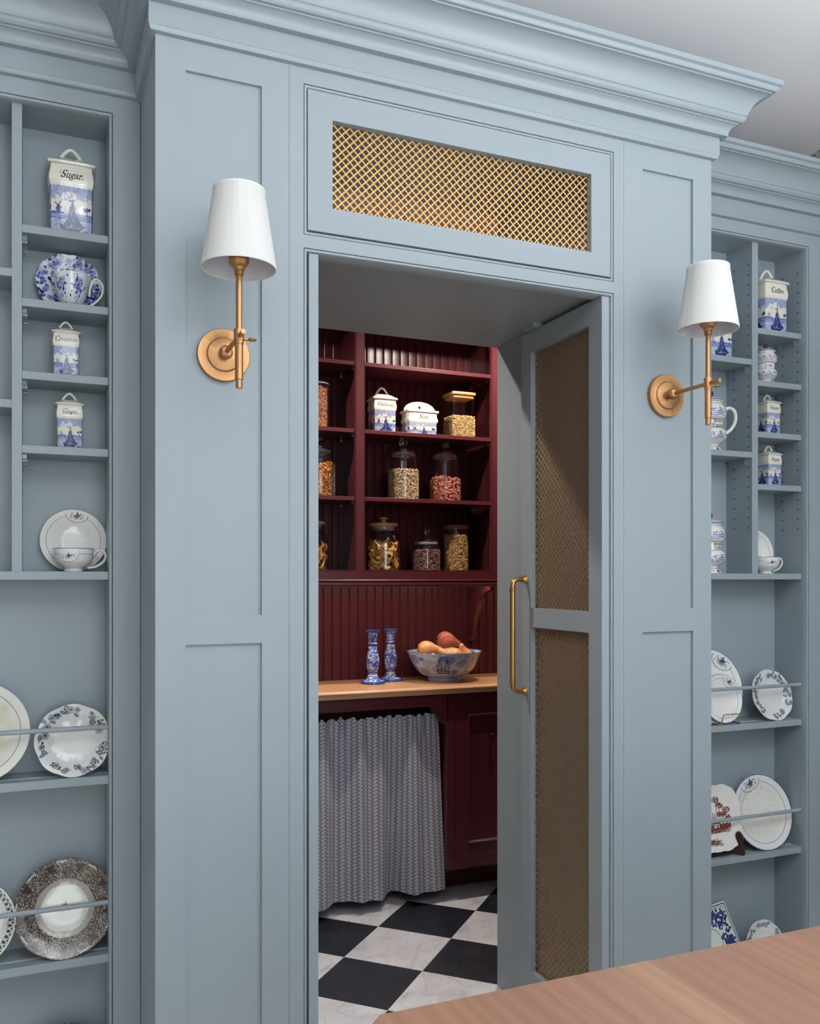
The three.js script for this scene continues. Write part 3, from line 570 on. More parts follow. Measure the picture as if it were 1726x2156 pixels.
// stands on its rim at (x, y, z), leaning back by lean
function plate(name, label, rad, x, y, z, lean, mat, { depth = .016, roll = 0, category = 'plate', ...o } = {}) {
  const t = thing(name, label, category, [x, y, z]);
  const g = plateGeo(rad, depth, o); g.rotateZ(roll); g.translate(0, rad, 0).rotateX(-lean); g.computeBoundingBox(); g.translate(0, -g.boundingBox.min.y, 0);
  obj('dish', g, mat, t); return t;
}
function bird(c, x, y, s, flip = 1) {                               // a bluebird over pink blossom and leaves
  for (let i = 0; i < 90; i++) blot(c, x + rr(-1.15, 1.15) * s, y + rr(-.35, .55) * s, s * rr(.04, .10), ['#7f9379', '#9aa78c', '#a9a27e', '#8b9c96'][i % 4]);
  blot(c, x - .1 * s, y + .42 * s, s * .22, '#d9877a'); blot(c, x + .2 * s, y + .38 * s, s * .16, '#c5574a');
  poly(c, [[x - .5 * s * flip, y + .15 * s], [x - .1 * s * flip, y - .1 * s], [x + .05 * s * flip, y - .75 * s], [x + .3 * s * flip, y - .15 * s], [x + .75 * s * flip, y - .4 * s], [x + .45 * s * flip, y + .12 * s], [x + .1 * s * flip, y + .3 * s]], '#3f5596');
  poly(c, [[x - .1 * s, y + .1 * s], [x + .02 * s, y - .5 * s], [x + .16 * s, y]], '#2c3c78');
}
function garland(c, x, y, s, up) { stroke(c, Array.from({ length: 17 }, (_, i) => { const a = Math.PI * (i / 16); return [x - Math.cos(a) * s, y + Math.sin(a) * s * .62 * up]; }), '#7583b0', 3); for (let i = 0; i < 13; i++) { const a = Math.PI * (i / 12); blot(c, x - Math.cos(a) * s, y + Math.sin(a) * s * .66 * up, 4.5, '#5e70a8'); } }
const birdTex = (angle, stain, rimline = true) => canvasTex(512, 512, (c, w) => {
  c.fillStyle = '#e9e8e2'; c.fillRect(0, 0, w, w); const m = w / 2;
  if (stain) for (let i = 0; i < 900; i++) { const a = rr(0, 7), q = 175 * Math.sqrt(R()); c.globalAlpha = .05; blot(c, m + q * Math.cos(a), m + q * Math.sin(a), rr(3, 13), '#b9a77e'); }
  c.globalAlpha = 1; c.strokeStyle = '#5f6fb0'; c.lineWidth = 3; c.beginPath(); c.arc(m, m, m * .80, 0, 7); c.stroke();
  if (rimline) { c.lineWidth = 6; c.beginPath(); c.arc(m, m, m * .972, 0, 7); c.stroke(); }
  c.save(); c.translate(m, m); c.rotate(angle); c.fillStyle = '#e9e8e2'; c.beginPath(); c.ellipse(0, -m * .76, 84, 44, 0, 0, 7); c.fill(); garland(c, 0, -m * .80, 84, 1); bird(c, 0, -m * .80, 50); c.restore();
});
function flower(c, x, y, s, col, light) { for (let k = 0; k < 6; k++) { const a = k * 1.047; c.beginPath(); c.ellipse(x + Math.cos(a) * s * .55, y + Math.sin(a) * s * .55, s * .45, s * .34, a, 0, 7); c.fillStyle = light; c.fill(); c.strokeStyle = col; c.lineWidth = 2.2; c.stroke(); } blot(c, x, y, s * .3, col); for (let k = 0; k < 7; k++) stroke(c, [[x, y], [x + Math.cos(k) * s * .7, y + Math.sin(k) * s * .7]], col, 1.4); }
function leafP(c, x, y, s, a, col, light) { c.save(); c.translate(x, y); c.rotate(a); c.fillStyle = light; c.beginPath(); c.moveTo(0, 0); c.bezierCurveTo(s * .4, -s * .5, s * .9, -s * .3, s * 1.2, 0); c.bezierCurveTo(s * .9, s * .3, s * .4, s * .5, 0, 0); c.fill(); c.strokeStyle = col; c.lineWidth = 2; c.stroke(); for (let i = 1; i < 5; i++) { stroke(c, [[s * i * .22, 0], [s * (i * .22 + .16), -s * .22]], col, 1.4); stroke(c, [[s * i * .22, 0], [s * (i * .22 + .16), s * .22]], col, 1.4); } c.restore(); }
const floralTex = (turn, dense = 1) => canvasTex(512, 512, (c, w) => {
  c.fillStyle = '#dfdedb'; c.fillRect(0, 0, w, w); const m = w / 2, col = '#37424f', li = '#8d98a5';
  for (const [a0, a1] of [[.2, 1.5], [1.75, 2.3], [2.75, 4.9], [5.3, 6.0]]) for (let a = a0 + turn; a < a1 + turn; a += .105 / dense) {
    const q = m * rr(.72, .90), x = m + q * Math.cos(a), y = m + q * Math.sin(a), k = R();
    if (k < .45) leafP(c, x, y, rr(28, 44), rr(0, 7), col, li); else if (k < .7) flower(c, x, y, rr(20, 29), col, '#b9c1c9'); else for (let i = 0; i < 12; i++) { c.beginPath(); c.arc(x + rr(-17, 17), y + rr(-17, 17), 6, 0, 7); c.fillStyle = i % 2 ? col : li; c.fill(); }
    stroke(c, [[x, y], [x + rr(-34, 34), y + rr(-34, 34)]], col, 1.6); if (R() < .12) blot(c, x, y, 6, '#b98a5a');
  }
});
const brownTex = canvasTex(768, 768, (c, w) => {
  const m = w / 2; c.fillStyle = '#dcdcd2'; c.fillRect(0, 0, w, w);
  c.fillStyle = '#574a46'; c.beginPath(); c.arc(m, m, m, 0, Math.PI * 2); c.fill();
  for (let i = 0; i < 11000; i++) { const a = rr(0, 6.283), q = m * rr(.57, .985); c.fillStyle = ['#cfcdc2', '#2c211f', '#b9b4a9', '#3a2c29', '#4c2a24', '#cfcdc2'][i % 6]; c.beginPath(); c.arc(m + q * Math.cos(a), m + q * Math.sin(a), rr(1.2, 3.2), 0, 7); c.fill(); }
  for (let k = 0; k < 9; k++) {
    const a = k * .698 + .2, X = (q, d = 0) => m + m * q * Math.cos(a + d), Y = (q, d = 0) => m + m * q * Math.sin(a + d);
    poly(c, [[X(.90, -.12), Y(.90, -.12)], [X(.72), Y(.72)], [X(.92, .1), Y(.92, .1)]], '#473936');
    for (let i = 0; i < 60; i++) { const q = rr(.64, .92), d = rr(.17, .29); c.fillStyle = i % 2 ? '#cdcabf' : '#6a605a'; c.fillRect(X(q, d), Y(q, d), 3.4, 3.4); }
    stroke(c, [[X(.93, .16), Y(.93, .16)], [X(.935, .26), Y(.935, .26)], [X(.93, .36), Y(.93, .36)]], '#d2d2c4', 9);
    for (const [q, d] of [[.75, .42], [.79, .5], [.71, .5]]) { const x = X(q, d), y = Y(q, d); c.fillStyle = '#2f2320'; c.beginPath(); c.arc(x, y, 17, 0, 7); c.fill(); flower(c, x, y, 13, '#4a2f29', '#c9c2b4'); }
  }
  c.fillStyle = '#b9b5ac'; c.beginPath(); c.arc(m, m, m * .575, 0, 7); c.fill();
  c.fillStyle = '#e0e1d6'; c.beginPath(); for (let i = 0; i <= 120; i++) { const a = i / 120 * 6.283, q = m * (.46 + .015 * Math.cos(6 * a)); c.lineTo(m + q * Math.cos(a), m + q * Math.sin(a)); } c.fill();
  for (let i = 0; i < 110; i++) { const a = i / 110 * 6.283; stroke(c, [[m + m * .57 * Math.cos(a), m + m * .57 * Math.sin(a)], [m + m * (.46 + .03 * (i % 3) / 2) * Math.cos(a + .01), m + m * (.46 + .03 * (i % 3) / 2) * Math.sin(a + .01)]], '#75695f', 2.4); }
  for (let i = 0; i < 40; i++) blot(c, m + rr(-20, 20), m + rr(-42, 12), rr(3, 7), ['#8f8a82', '#6d6660', '#a9a59b'][i % 3]);
  stroke(c, [[m - 22, m - 36], [m - 18, m + 8]], '#5b534e', 3); blot(c, m + 4, m - 44, 8, '#77706a');
  for (let i = 0; i < 30; i++) stroke(c, [[m + rr(-60, 50), m + rr(12, 26)], [m + rr(-60, 60), m + rr(14, 30)]], '#b7b5aa', 2);
});
const toileTex = canvasTex(512, 512, (c, w) => {
  c.fillStyle = '#e9e6e0'; c.fillRect(0, 0, w, w); const red = ['#6e3631', '#87463d', '#5a2b29', '#9a6655'];
  for (let i = 0; i < 150; i++) stroke(c, [[rr(120, 420), 330 + rr(-26, 30)], [rr(120, 420), 332 + rr(-26, 34)]], red[i % 4], rr(1, 3));
  for (const [x, y0, y1] of [[322, 150, 330], [384, 200, 330], [350, 230, 330], [296, 120, 320]]) stroke(c, [[x, y1], [x + 4, (y0 + y1) / 2], [x - 2, y0]], red[2], 5);
  for (const [x, y, q, w2] of [[296, 128, 36, 0], [330, 170, 30, 1], [388, 205, 34, 1], [352, 236, 28, 1], [396, 262, 30, 1], [318, 232, 22, 1]]) for (let i = 0; i < 120; i++) { const a = rr(0, 7), d = q * Math.sqrt(R()); blot(c, x + d * Math.cos(a), y + d * Math.sin(a) * .7, rr(1.5, 5), w2 || i % 4 === 0 ? red[i % 4] : '#6f5a37'); }
  for (let i = 0; i < 260; i++) blot(c, 340 + rr(-70, 74), rr(300, 336), rr(2, 6), red[i % 4]);
  for (let i = 0; i < 8; i++) stroke(c, [[235 + i * 7, 320], [236 + i * 7, rr(210, 250)]], red[i % 2], 4);
  poly(c, [[255, 300], [262, 268], [312, 268], [318, 300]], '#8f2f2c'); c.fillStyle = '#e9e6e0'; c.fillRect(262, 300, 50, 28); c.fillStyle = '#5a2b29'; c.fillRect(270, 306, 8, 10); c.fillRect(292, 306, 10, 22);
  for (let i = 0; i < 60; i++) stroke(c, [[rr(140, 300), 430 + rr(-26, 26)], [rr(140, 330), 432 + rr(-26, 26)]], red[i % 4], rr(1, 4));
});
const delftTex = canvasTex(512, 512, (c, w) => {
  c.fillStyle = '#dfe3d6'; c.fillRect(0, 0, w, w); c.strokeStyle = '#232f63'; c.lineWidth = 7; c.strokeRect(16, 16, w - 32, w - 32); c.lineWidth = 3; c.strokeRect(30, 30, w - 60, w - 60);
  for (let k = 0; k < 4; k++) { c.save(); c.translate(w / 2, w / 2); c.rotate(k * Math.PI / 2); c.translate(-w / 2, -w / 2);
    flower(c, w / 2 + 40, 92, 54, '#1f2c63', '#4a5a9a'); flower(c, w / 2 + 40, 92, 26, '#16204e', '#2d3d83');
    for (let i = 0; i < 95; i++) leafP(c, 60 + rr(0, 390), rr(48, 158), rr(16, 30), rr(0, 7), '#1c2757', i % 3 ? '#2b3a7c' : '#5767a6');
    for (const x of [52, 78]) { c.strokeStyle = '#232f63'; c.lineWidth = 4; c.beginPath(); c.arc(x, 56, 12, 0, 5.2); c.stroke(); } c.restore(); }
  c.strokeStyle = '#232f63'; c.lineWidth = 4; c.beginPath(); c.arc(w / 2, w / 2, 98, 0, 7); c.stroke();
});
const blueRose = canvasTex(512, 512, (c, w) => {
  c.fillStyle = '#e3e5ea'; c.fillRect(0, 0, w, w);
  for (let i = 0; i < 260; i++) { const a = rr(0, 7), q = w / 2 * rr(.45, 1), x = w / 2 + q * Math.cos(a), y = w / 2 + q * Math.sin(a); blot(c, x, y, rr(5, 20), ['#2c3a8c', '#3f4f9f', '#6674b8', '#8b97cc', '#232f74', '#b9c1e0'][i % 6]); }
  for (let i = 0; i < 16; i++) { const a = i * .393, q = w * .38; flower(c, w / 2 + q * Math.cos(a), w / 2 + q * Math.sin(a), rr(18, 28), '#2b388a', '#aab4dc'); }
});
const porcT = (t) => glazed(t);
// left cabinet
plate('saucer', 'scalloped blue and white floral saucer standing behind the blue teacup', .0785, .0700, SHELF[1], -.418, .16, porcT(blueRose), { depth: .014, rim: wavy(10, .05), category: 'saucer' });
plate('saucer', 'white bluebird saucer standing behind the bluebird teacup in the left cabinet', .0805, .0815, MAIN, -.424, .12, porcT(birdTex(.12, false, false)), { depth: .015, well: .5, category: 'saucer' });
plate('dinner_plate', 'cream plate with one thin ring cut by the left frame edge', .1240, -.1440, PLATE[0], -.355, .27, porcT(canvasTex(256, 256, (c, w) => { c.fillStyle = '#e3e2d8'; c.fillRect(0, 0, w, w); for (let i = 0; i < 260; i++) { c.globalAlpha = .035; blot(c, rr(70, 200), rr(60, 200), rr(6, 20), '#a9925f'); } c.globalAlpha = 1; c.strokeStyle = '#7d7f96'; c.lineWidth = 1.6; c.beginPath(); c.arc(w / 2, w / 2, w * .405, 0, 7); c.stroke(); })), { depth: .018 });
plate('dinner_plate', 'white plate with grey berry and leaf sprays round its rim in the left cabinet', .0900, .0790, PLATE[0], -.352, .27, porcT(floralTex(0)), { depth: .016, rim: wavy(8, .03) });
plate('dinner_plate', 'dark brown patterned plate with a cream centre on the left cabinet lower plate shelf', .1190, .0600, PLATE[1], -.350, .30, porcT(brownTex), { depth: .018, well: .58, rim: wavy(8, .016, .3) });
{
  const r = .1040, t = thing('lattice_plate', 'white plate with a pierced lattice rim at the left frame edge', 'plate', [-.1560, PLATE[1], -.352]);
  const put = (g) => g.translate(0, r, 0).rotateX(-.27);
  const dish = obj('dish', put(plateGeo(r * .8, .010, { well: .8 })), porcT(canvasTex(256, 256, (c, w) => { c.fillStyle = '#e1e2e4'; c.fillRect(0, 0, w, w); for (let i = 0; i < 40; i++) stroke(c, [[rr(60, 190), rr(110, 170)], [rr(70, 200), rr(110, 172)]], '#a3aab4', 1.5); })), t);
  const bars = []; for (let i = 0; i < 44; i++) for (const s of [-1, 1]) { const a = i / 44 * 6.283, b = a + s * 6.283 / 44; bars.push(tube([[r * .79 * Math.cos(a), r * .79 * Math.sin(a), .010], [r * .97 * Math.cos(b), r * .97 * Math.sin(b), .014]], .0017, 2, 5)); }
  obj('lattice_rim', [...bars, moved(plain(new THREE.TorusGeometry(r * .975, .0026, 8, 80)), 0, 0, .014), moved(plain(new THREE.TorusGeometry(r * .795, .0024, 8, 80)), 0, 0, .010)].map(g => put(g)), M.porcelain, t);
}
plate('dinner_plate', 'plate whose dark rim just shows at the bottom of the left cabinet', .1190, .0560, PLATE[2], -.352, .27, porcT(brownTex), { depth: .016, well: .58 });
// right cabinet
plate('saucer', 'white bluebird saucer half hidden by the divider in the right cabinet', .0780, 2.3430, MAIN, -.424, .12, porcT(birdTex(.12, false, false)), { depth: .015, well: .5, category: 'saucer' });
plate('dinner_plate', 'large white bluebird plate standing behind a smaller one in the right cabinet', .1290, 2.1200, PLATE[0], -.372, .25, porcT(birdTex(.62, false)), { depth: .018 });
plate('side_plate', 'small white bluebird plate held by a twisted wire easel', .0830, 2.1300, PLATE[0] + .006, -.346, .20, porcT(birdTex(.62, false)), { depth: .014 });
plate('dinner_plate', 'white plate with grey floral rim tilted beside the bluebird plates', .0890, 2.3600, PLATE[0], -.352, .27, porcT(floralTex(2.2)), { depth: .016, rim: wavy(8, .03), roll: .2 });
plate('dinner_plate', 'large white stained plate with a bluebird beside the red scenic plate', .1290, 2.3280, PLATE[1], -.354, .27, porcT(birdTex(-.30, true)), { depth: .018 });
plate('dinner_plate', 'squarish white plate printed with a red country scene on a wooden stand', .1160, 2.1020, PLATE[1] + .020, -.350, .18, porcT(toileTex), { depth: .016, well: .74, rim: (a) => 1 + .075 * Math.cos(4 * a + Math.PI) + .025 * Math.abs(Math.cos(8 * a)) });
plate('dinner_plate', 'white plate with grey flowers just above the island at the right', 0.0835, 2.3320, PLATE[2], -.356, .27, porcT(floralTex(4.4)), { depth: .016, rim: wavy(8, .03), roll: -1.1 });
{
  const t = thing('square_dish', 'square blue and white flower-painted dish leaning in the lowest compartment', 'dish', [2.1150, PLATE[2], -.334]);
  const h = .109, s = new THREE.Shape(); s.moveTo(-h, -h); s.lineTo(h, -h); s.lineTo(h, h); s.lineTo(-h, h); s.closePath();
  const g = plain(new THREE.ExtrudeGeometry(s, { depth: .006, bevelEnabled: true, bevelThickness: .003, bevelSize: .003, bevelSegments: 3 })); const p = g.attributes.position, uv = g.attributes.uv; for (let i = 0; i < uv.count; i++) uv.setXY(i, .5 + p.getX(i) / h / 2.06, .5 + p.getY(i) / h / 2.06);
  g.rotateZ(.12).translate(0, h * 1.113 + .004, 0).rotateX(-.45); obj('dish', g, porcT(delftTex), t);
}
{                                                                   // wire easel and wooden plate stand
  const e = thing('wire_easel', 'twisted brass wire easel holding the small bluebird plate', 'plate stand', [2.1410, PLATE[0], -.330]);
  const twist = (pts) => { const c = new THREE.CatmullRomCurve3(pts.map(p => V(...p)), false, 'catmullrom', .1), o = []; for (const ph of [0, Math.PI]) { const q = []; for (let i = 0; i <= 120; i++) { const v = c.getPoint(i / 120), a = i * .9 + ph; q.push([v.x + Math.cos(a) * .0011, v.y + Math.sin(a) * .0011, v.z + Math.cos(a) * .0006]); } o.push(tube(q, .0011, 160, 5)); } return o; };
  obj('front_loop', twist([[-.041, .002, -.004], [-.034, .006, .001], [-.030, .030, .003], [-.026, .036, .003], [.036, .036, .003], [.040, .030, .003], [.044, .006, .001], [.048, .002, -.004]]), M.brass, e);
  obj('leg', twist([[-.041, .002, -.004], [-.041, .004, -.05]]), M.brass, e); obj('leg', twist([[.048, .002, -.004], [.048, .004, -.05]]), M.brass, e);
  const w = thing('plate_stand', 'dark wooden plate stand under the red scenic plate', 'plate stand', [2.1020, PLATE[1], -.352]);
  const s = new THREE.Shape(); s.moveTo(-.052, .010); s.bezierCurveTo(-.03, .02, .0, .018, .010, .026); s.bezierCurveTo(.018, .034, .006, .052, .006, .066); s.bezierCurveTo(.006, .078, .018, .080, .022, .070); s.bezierCurveTo(.030, .054, .026, .034, .028, .022); s.bezierCurveTo(.032, .012, .036, .008, .032, .001); s.lineTo(.012, .001); s.bezierCurveTo(.006, .010, -.02, .004, -.052, .001);
  const g = plain(new THREE.ExtrudeGeometry(s, { depth: .010, bevelEnabled: true, bevelThickness: .0015, bevelSize: .0015, bevelSegments: 2 })).translate(0, .0015, -.005);
  const r0 = obj('foot', g.clone().rotateY(-.85).translate(.080, 0, 0), M.woodDark, w), r1 = obj('foot', g.clone().rotateY(-.85 - Math.PI * .62).translate(-.062, 0, 0), M.woodDark, w);
  obj('crosspiece', rbx(-.068, .062, .002, .012, -.008, .004), M.woodDark, w);
}
// teacups, mouths up, handle to the right
function cup(label, x, y, z, r, h, tex, scallop, turn, category = 'cup') {
  const t = thing('teacup', label, category, [x, y, z], turn);
  const out = spline([[r * .46, 0], [r * .48, .003], [r * .43, .007], [r * .62, .014], [r * .86, h * .45], [r * .96, h * .75], [r * (scallop ? 1.08 : 1), h]], 26), inn = out.slice(4).reverse().map(p => [p[0] - .0022, p[1] + (p[1] < .02 ? .002 : 0)]);
  const g = new THREE.LatheGeometry([[1e-4, .002], ...out, ...inn, [1e-4, inn[inn.length - 1][1]]].map(p => new THREE.Vector2(p[0], p[1])), 64), p = g.attributes.position, uv = g.attributes.uv;
  for (let i = 0; i < p.count; i++) { const a = Math.atan2(p.getX(i), p.getZ(i)), yy = p.getY(i) / h; if (scallop) { const k = 1 + .055 * (Math.abs(Math.cos(a * 4)) - .5) * yy; p.setX(i, p.getX(i) * k); p.setZ(i, p.getZ(i) * k); } uv.setXY(i, .5 + a / 6.283, Math.min(.99, yy)); }
  g.computeVertexNormals(); obj('bowl', g, glazed(tex), t);
  const k = r / .047;
  obj('handle', tube(scallop ? [[r * .98, h * .42, 0], [r * 1.06, h * .72, 0], [r * 1.34, h * .98, 0], [r * 1.72, h * .82, 0], [r * 1.70, h * .5, 0], [r * 1.36, h * .26, 0], [r * 1.02, h * .14, 0], [r * .74, h * .12, 0], [r * .62, h * .16, 0]] : [[r * .93, h * .70, 0], [r * 1.14, h * .92, 0], [r * 1.42, h * .90, 0], [r * 1.54, h * .68, 0], [r * 1.42, h * .44, 0], [r * 1.10, h * .24, 0], [r * .80, h * .17, 0], [r * .64, h * .17, 0]], .0034 * k, 44, 8), M.porcelain, t);
  return t;
}
{
  const birdCup = canvasTex(1024, 256, (c, w, h) => { c.fillStyle = '#e8e8e3'; c.fillRect(0, 0, w, h); c.fillStyle = '#5060a4'; c.fillRect(0, 0, w, 9); c.fillRect(0, 62, w, 4); for (const x of [w * .45, w * .95]) { c.fillStyle = '#e8e8e3'; c.beginPath(); c.ellipse(x, 74, 80, 66, 0, 0, 7); c.fill(); garland(c, x, 78, 82, 1.5); bird(c, x, 84, 50); } });
  const roseCup = canvasTex(1024, 256, (c, w, h) => { c.fillStyle = '#e4e6ec'; c.fillRect(0, 0, w, h); for (let k = 0; k < 6; k++) { const x = (k + .45) * w / 6; for (let i = 0; i < 60; i++) blot(c, x + rr(-62, 62) * R() * 1.5, 105 + rr(-85, 95) * R() * 1.3, rr(4, 13), ['#2c3a8c', '#4353a3', '#6674b8', '#8f9bd0', '#222e72'][i % 5]); for (let i = 0; i < 4; i++) flower(c, x + rr(-30, 34), 90 + rr(-40, 30), 20, '#2b388a', '#dfe3f1'); } for (let i = 0; i < 120; i++) stroke(c, [[rr(0, w), rr(175, 245)], [rr(0, w) * 0 + rr(0, w), rr(200, 250)]].map(p => p).slice(0, 1).concat([[0, 0]]).slice(0, 1), '#4353a3', 3); });
  cup('blue and white floral teacup with a scrolled handle in the second left cubby', .0760, SHELF[1], -.378, .0420, .082, roseCup, true, -.12);
  cup('white bluebird teacup in the left cabinet', .0805, MAIN, -.376, .0495, .058, birdCup, false, 0);
  cup('white bluebird teacup beside the divider in the right cabinet', 2.3450, MAIN, -.378, .0495, .058, birdCup, false, .0);
}

// ---------------------------------------------------------------- pantry upper shelving
const UZ = -1.50, US = [2.2865, 2.004, 1.720], UB = 1.408;
const BAYS = [[.655, 1.225], [1.259, 1.866], [1.900, 2.33]];
{
  const s = thing('pantry_shelving', 'burgundy open shelving over the pantry counter', 'shelving'), b = (n, ...g) => obj(n, g, M.red, s);
  for (const [x0, x1] of [[.62, .655], [1.225, 1.259], [1.866, 1.900]]) b('stile', bx(x0, x1, UB, 2.50, UZ - .02, UZ));
  b('top_rail', bx(.62, 2.33, 2.50, PC, UZ - .02, UZ)); b('bottom_rail', bx(.62, 2.33, 1.373, UB, UZ - .02, UZ));
  for (const [x0, x1] of BAYS.slice(0, 2)) b('bead', beadStrip(x0 - .0005, x1 + .0005, UB, 2.50, UZ + .0005, .004, .018));
  const m = [[0, 1.373], [.013, 1.3725], [.015, 1.369], [.0145, 1.3665], [.0105, 1.3655], [.0095, 1.362], [.0125, 1.358], [.0135, 1.352], [.012, 1.346], [.0075, 1.3415], [.002, 1.3405], [-.012, 1.3405], [-.012, 1.373]];
  b('light_moulding', sweep([[.62, UZ], [2.33, UZ]], false, m.slice().reverse(), (a, o, q) => [a, q, o], .6));
  for (const x of [[.637, .655], [1.233, 1.251], [1.874, 1.892]]) b('partition', bx(x[0], x[1], UB - .02, 2.6, PZ + .001, UZ - .02));
  b('deck', bx(.637, 2.33, 1.386, UB, PZ + .001, UZ - .02)); b('head_panel', bx(.637, 2.33, 2.50, 2.515, PZ + .001, UZ - .02));
  for (const [x0, x1] of BAYS) for (const y of US) b('shelf', rbx(x0 - .004, x1 + .004, y - .0165, y, PZ + .002, UZ - .004, .001));
  for (const [x0, x1] of BAYS.slice(0, 2)) for (const y of US) for (const z of [UZ - .035, PZ + .06]) for (const x of [x0 - .0035, x1 - .008]) obj('shelf_pin', rbx(x, x + .011, y - .030, y - .0175, z - .006, z + .006, .001), M.clip, s);
  // curved brackets
  for (const x of [1.868]) {
    const c = new THREE.Shape(); c.moveTo(1.755, 1.3855); c.lineTo(1.5205, 1.3855); c.lineTo(1.5205, 1.326); c.bezierCurveTo(1.605, 1.316, 1.655, 1.262, 1.685, 1.175); c.bezierCurveTo(1.697, 1.14, 1.700, 1.115, 1.700, 1.10); c.lineTo(1.724, 1.10); c.bezierCurveTo(1.726, 1.085, 1.738, 1.078, 1.755, 1.076);
    b('bracket', plain(new THREE.ExtrudeGeometry(c, { depth: .022, bevelEnabled: false, curveSegments: 24 })).rotateY(Math.PI / 2).translate(x, 0, 0));
  }
  // slim light strip tucked behind the moulding
  obj('light_strip', bx(.70, 2.25, 1.372, 1.378, -1.545, -1.530), std({ color: '#000', emissive: new THREE.Color(1, .74, .52), emissiveIntensity: 1.2 }), s);
  const l = new THREE.RectAreaLight(new THREE.Color(1, .78, .6), 48, 1.55, .014); l.position.set(1.475, 1.3705, -1.5375); l.lookAt(1.475, 0, -1.5375); scene.add(l);
}
for (const [i, [x]] of DOWN.entries()) {                            // recessed downlights in the pantry ceiling
  const t = thing('downlight', ['recessed white downlight in the pantry ceiling, left of the doorway', 'recessed white downlight in the pantry ceiling, right of the doorway'][i], 'light', [x, PC, DZ]);
  obj('trim_ring', lathe([[.032, -.002], [.034, -.006], [.045, -.006], [.048, -.003], [.048, 0], [.032, 0]].reverse(), 40), M.white, t);
  obj('lamp_face', cyl(.031, .031, .002, 32).translate(0, -.004, 0), std({ color: '#000', emissive: new THREE.Color(1, .86, .7), emissiveIntensity: 3 }), t);
}

// ---------------------------------------------------------------- counter, base cabinet, skirt
const CT = .924, CB = .8905, CZ = -1.372;
{
  const p = [[PZ + .001, CB], [PZ + .001, CT], [CZ - .026, CT], [CZ - .0245, CT - .0032], [CZ - .0215, CT - .0032], [CZ - .020, CT - .0012], [CZ - .013, CT - .0008], [CZ - .007, CT - .0026], [CZ - .002, CT - .0065], [CZ, CT - .011], [CZ - .0012, CT - .0145], [CZ - .0055, CT - .0155], [CZ - .0055, CB + .0015], [CZ - .007, CB]];
  const g = sweep([[PX0, 0], [PX1, 0]], false, p.slice().reverse(), (a, o, q) => [a, q, o], .5);
  tag(obj('countertop', g, M.oak), 'oak counter with a moulded front edge across the pantry', 'counter');
  const c = thing('base_cabinet', 'dark burgundy base cabinet with a panelled door right of the curtain', 'cabinet'), b = (n, ...q) => obj(n, q, M.red, c), F = -1.398;
  b('apron', bx(PX0, 1.600, .838, CB, F - .02, F));
  const s = new THREE.Shape(); s.moveTo(1.600, .838); s.lineTo(1.512, .838); s.bezierCurveTo(1.522, .836, 1.526, .826, 1.532, .812); s.bezierCurveTo(1.545, .80, 1.558, .795, 1.562, .770); s.lineTo(1.600, .755);
  b('corner_bracket', plain(new THREE.ExtrudeGeometry(s, { depth: .02, bevelEnabled: false })).translate(0, 0, F - .02));
  b('side_panel', bx(1.596, 1.614, .139, CB, PZ + .001, F - .02), bx(1.596, 1.614, 0, .139, PZ + .001, -1.59));
  b('face_frame', bx(1.596, 1.6335, .139, CB, F - .02, F), bx(1.6335, 2.0365, .855, CB, F - .02, F), bx(1.6335, 2.0365, .139, .1755, F - .02, F), bx(2.0365, PX1, .139, CB, F - .02, F));
  b('toe_kick', bx(1.60, PX1, 0, .139, -1.60, -1.582)); b('back_panel', bx(PX0, PX1, .0, CB, PZ + .001, PZ + .012));
  b('cabinet_floor', bx(1.614, PX1, .139, .155, -1.75, F - .02));
  const d = obj('door', [bx(1.6350, 1.6930, .177, .8530, F - .02, F), bx(1.977, 2.035, .177, .8530, F - .02, F), bx(1.6930, 1.977, .797, .8530, F - .02, F), bx(1.6930, 1.977, .177, .242, F - .02, F), bx(1.688, 1.982, .235, .803, F - .02, F - .010)], M.red, c);
  const pr = [[0, -.008], [0, .0035], [.002, .0055], [.005, .0055], [.0075, .003], [.009, .001], [.0115, -.001], [.013, -.005], [.013, -.010]];
  obj('panel_moulding', sweep(rect(1.6925, 1.9775, .2415, .7975), true, pr.slice().reverse(), inXY(F), .7), M.red, d);
  obj('knob', lathe([[0, 0], [.009, 0], [.009, .002], [.0045, .004], [.004, .012], ...spline([[.006, .013], [.0105, .018], [.0115, .022], [.009, .027], [0, .029]], 14)], 24).rotateX(Math.PI / 2).translate(1.807, .699, F - .010), M.black, d);
}
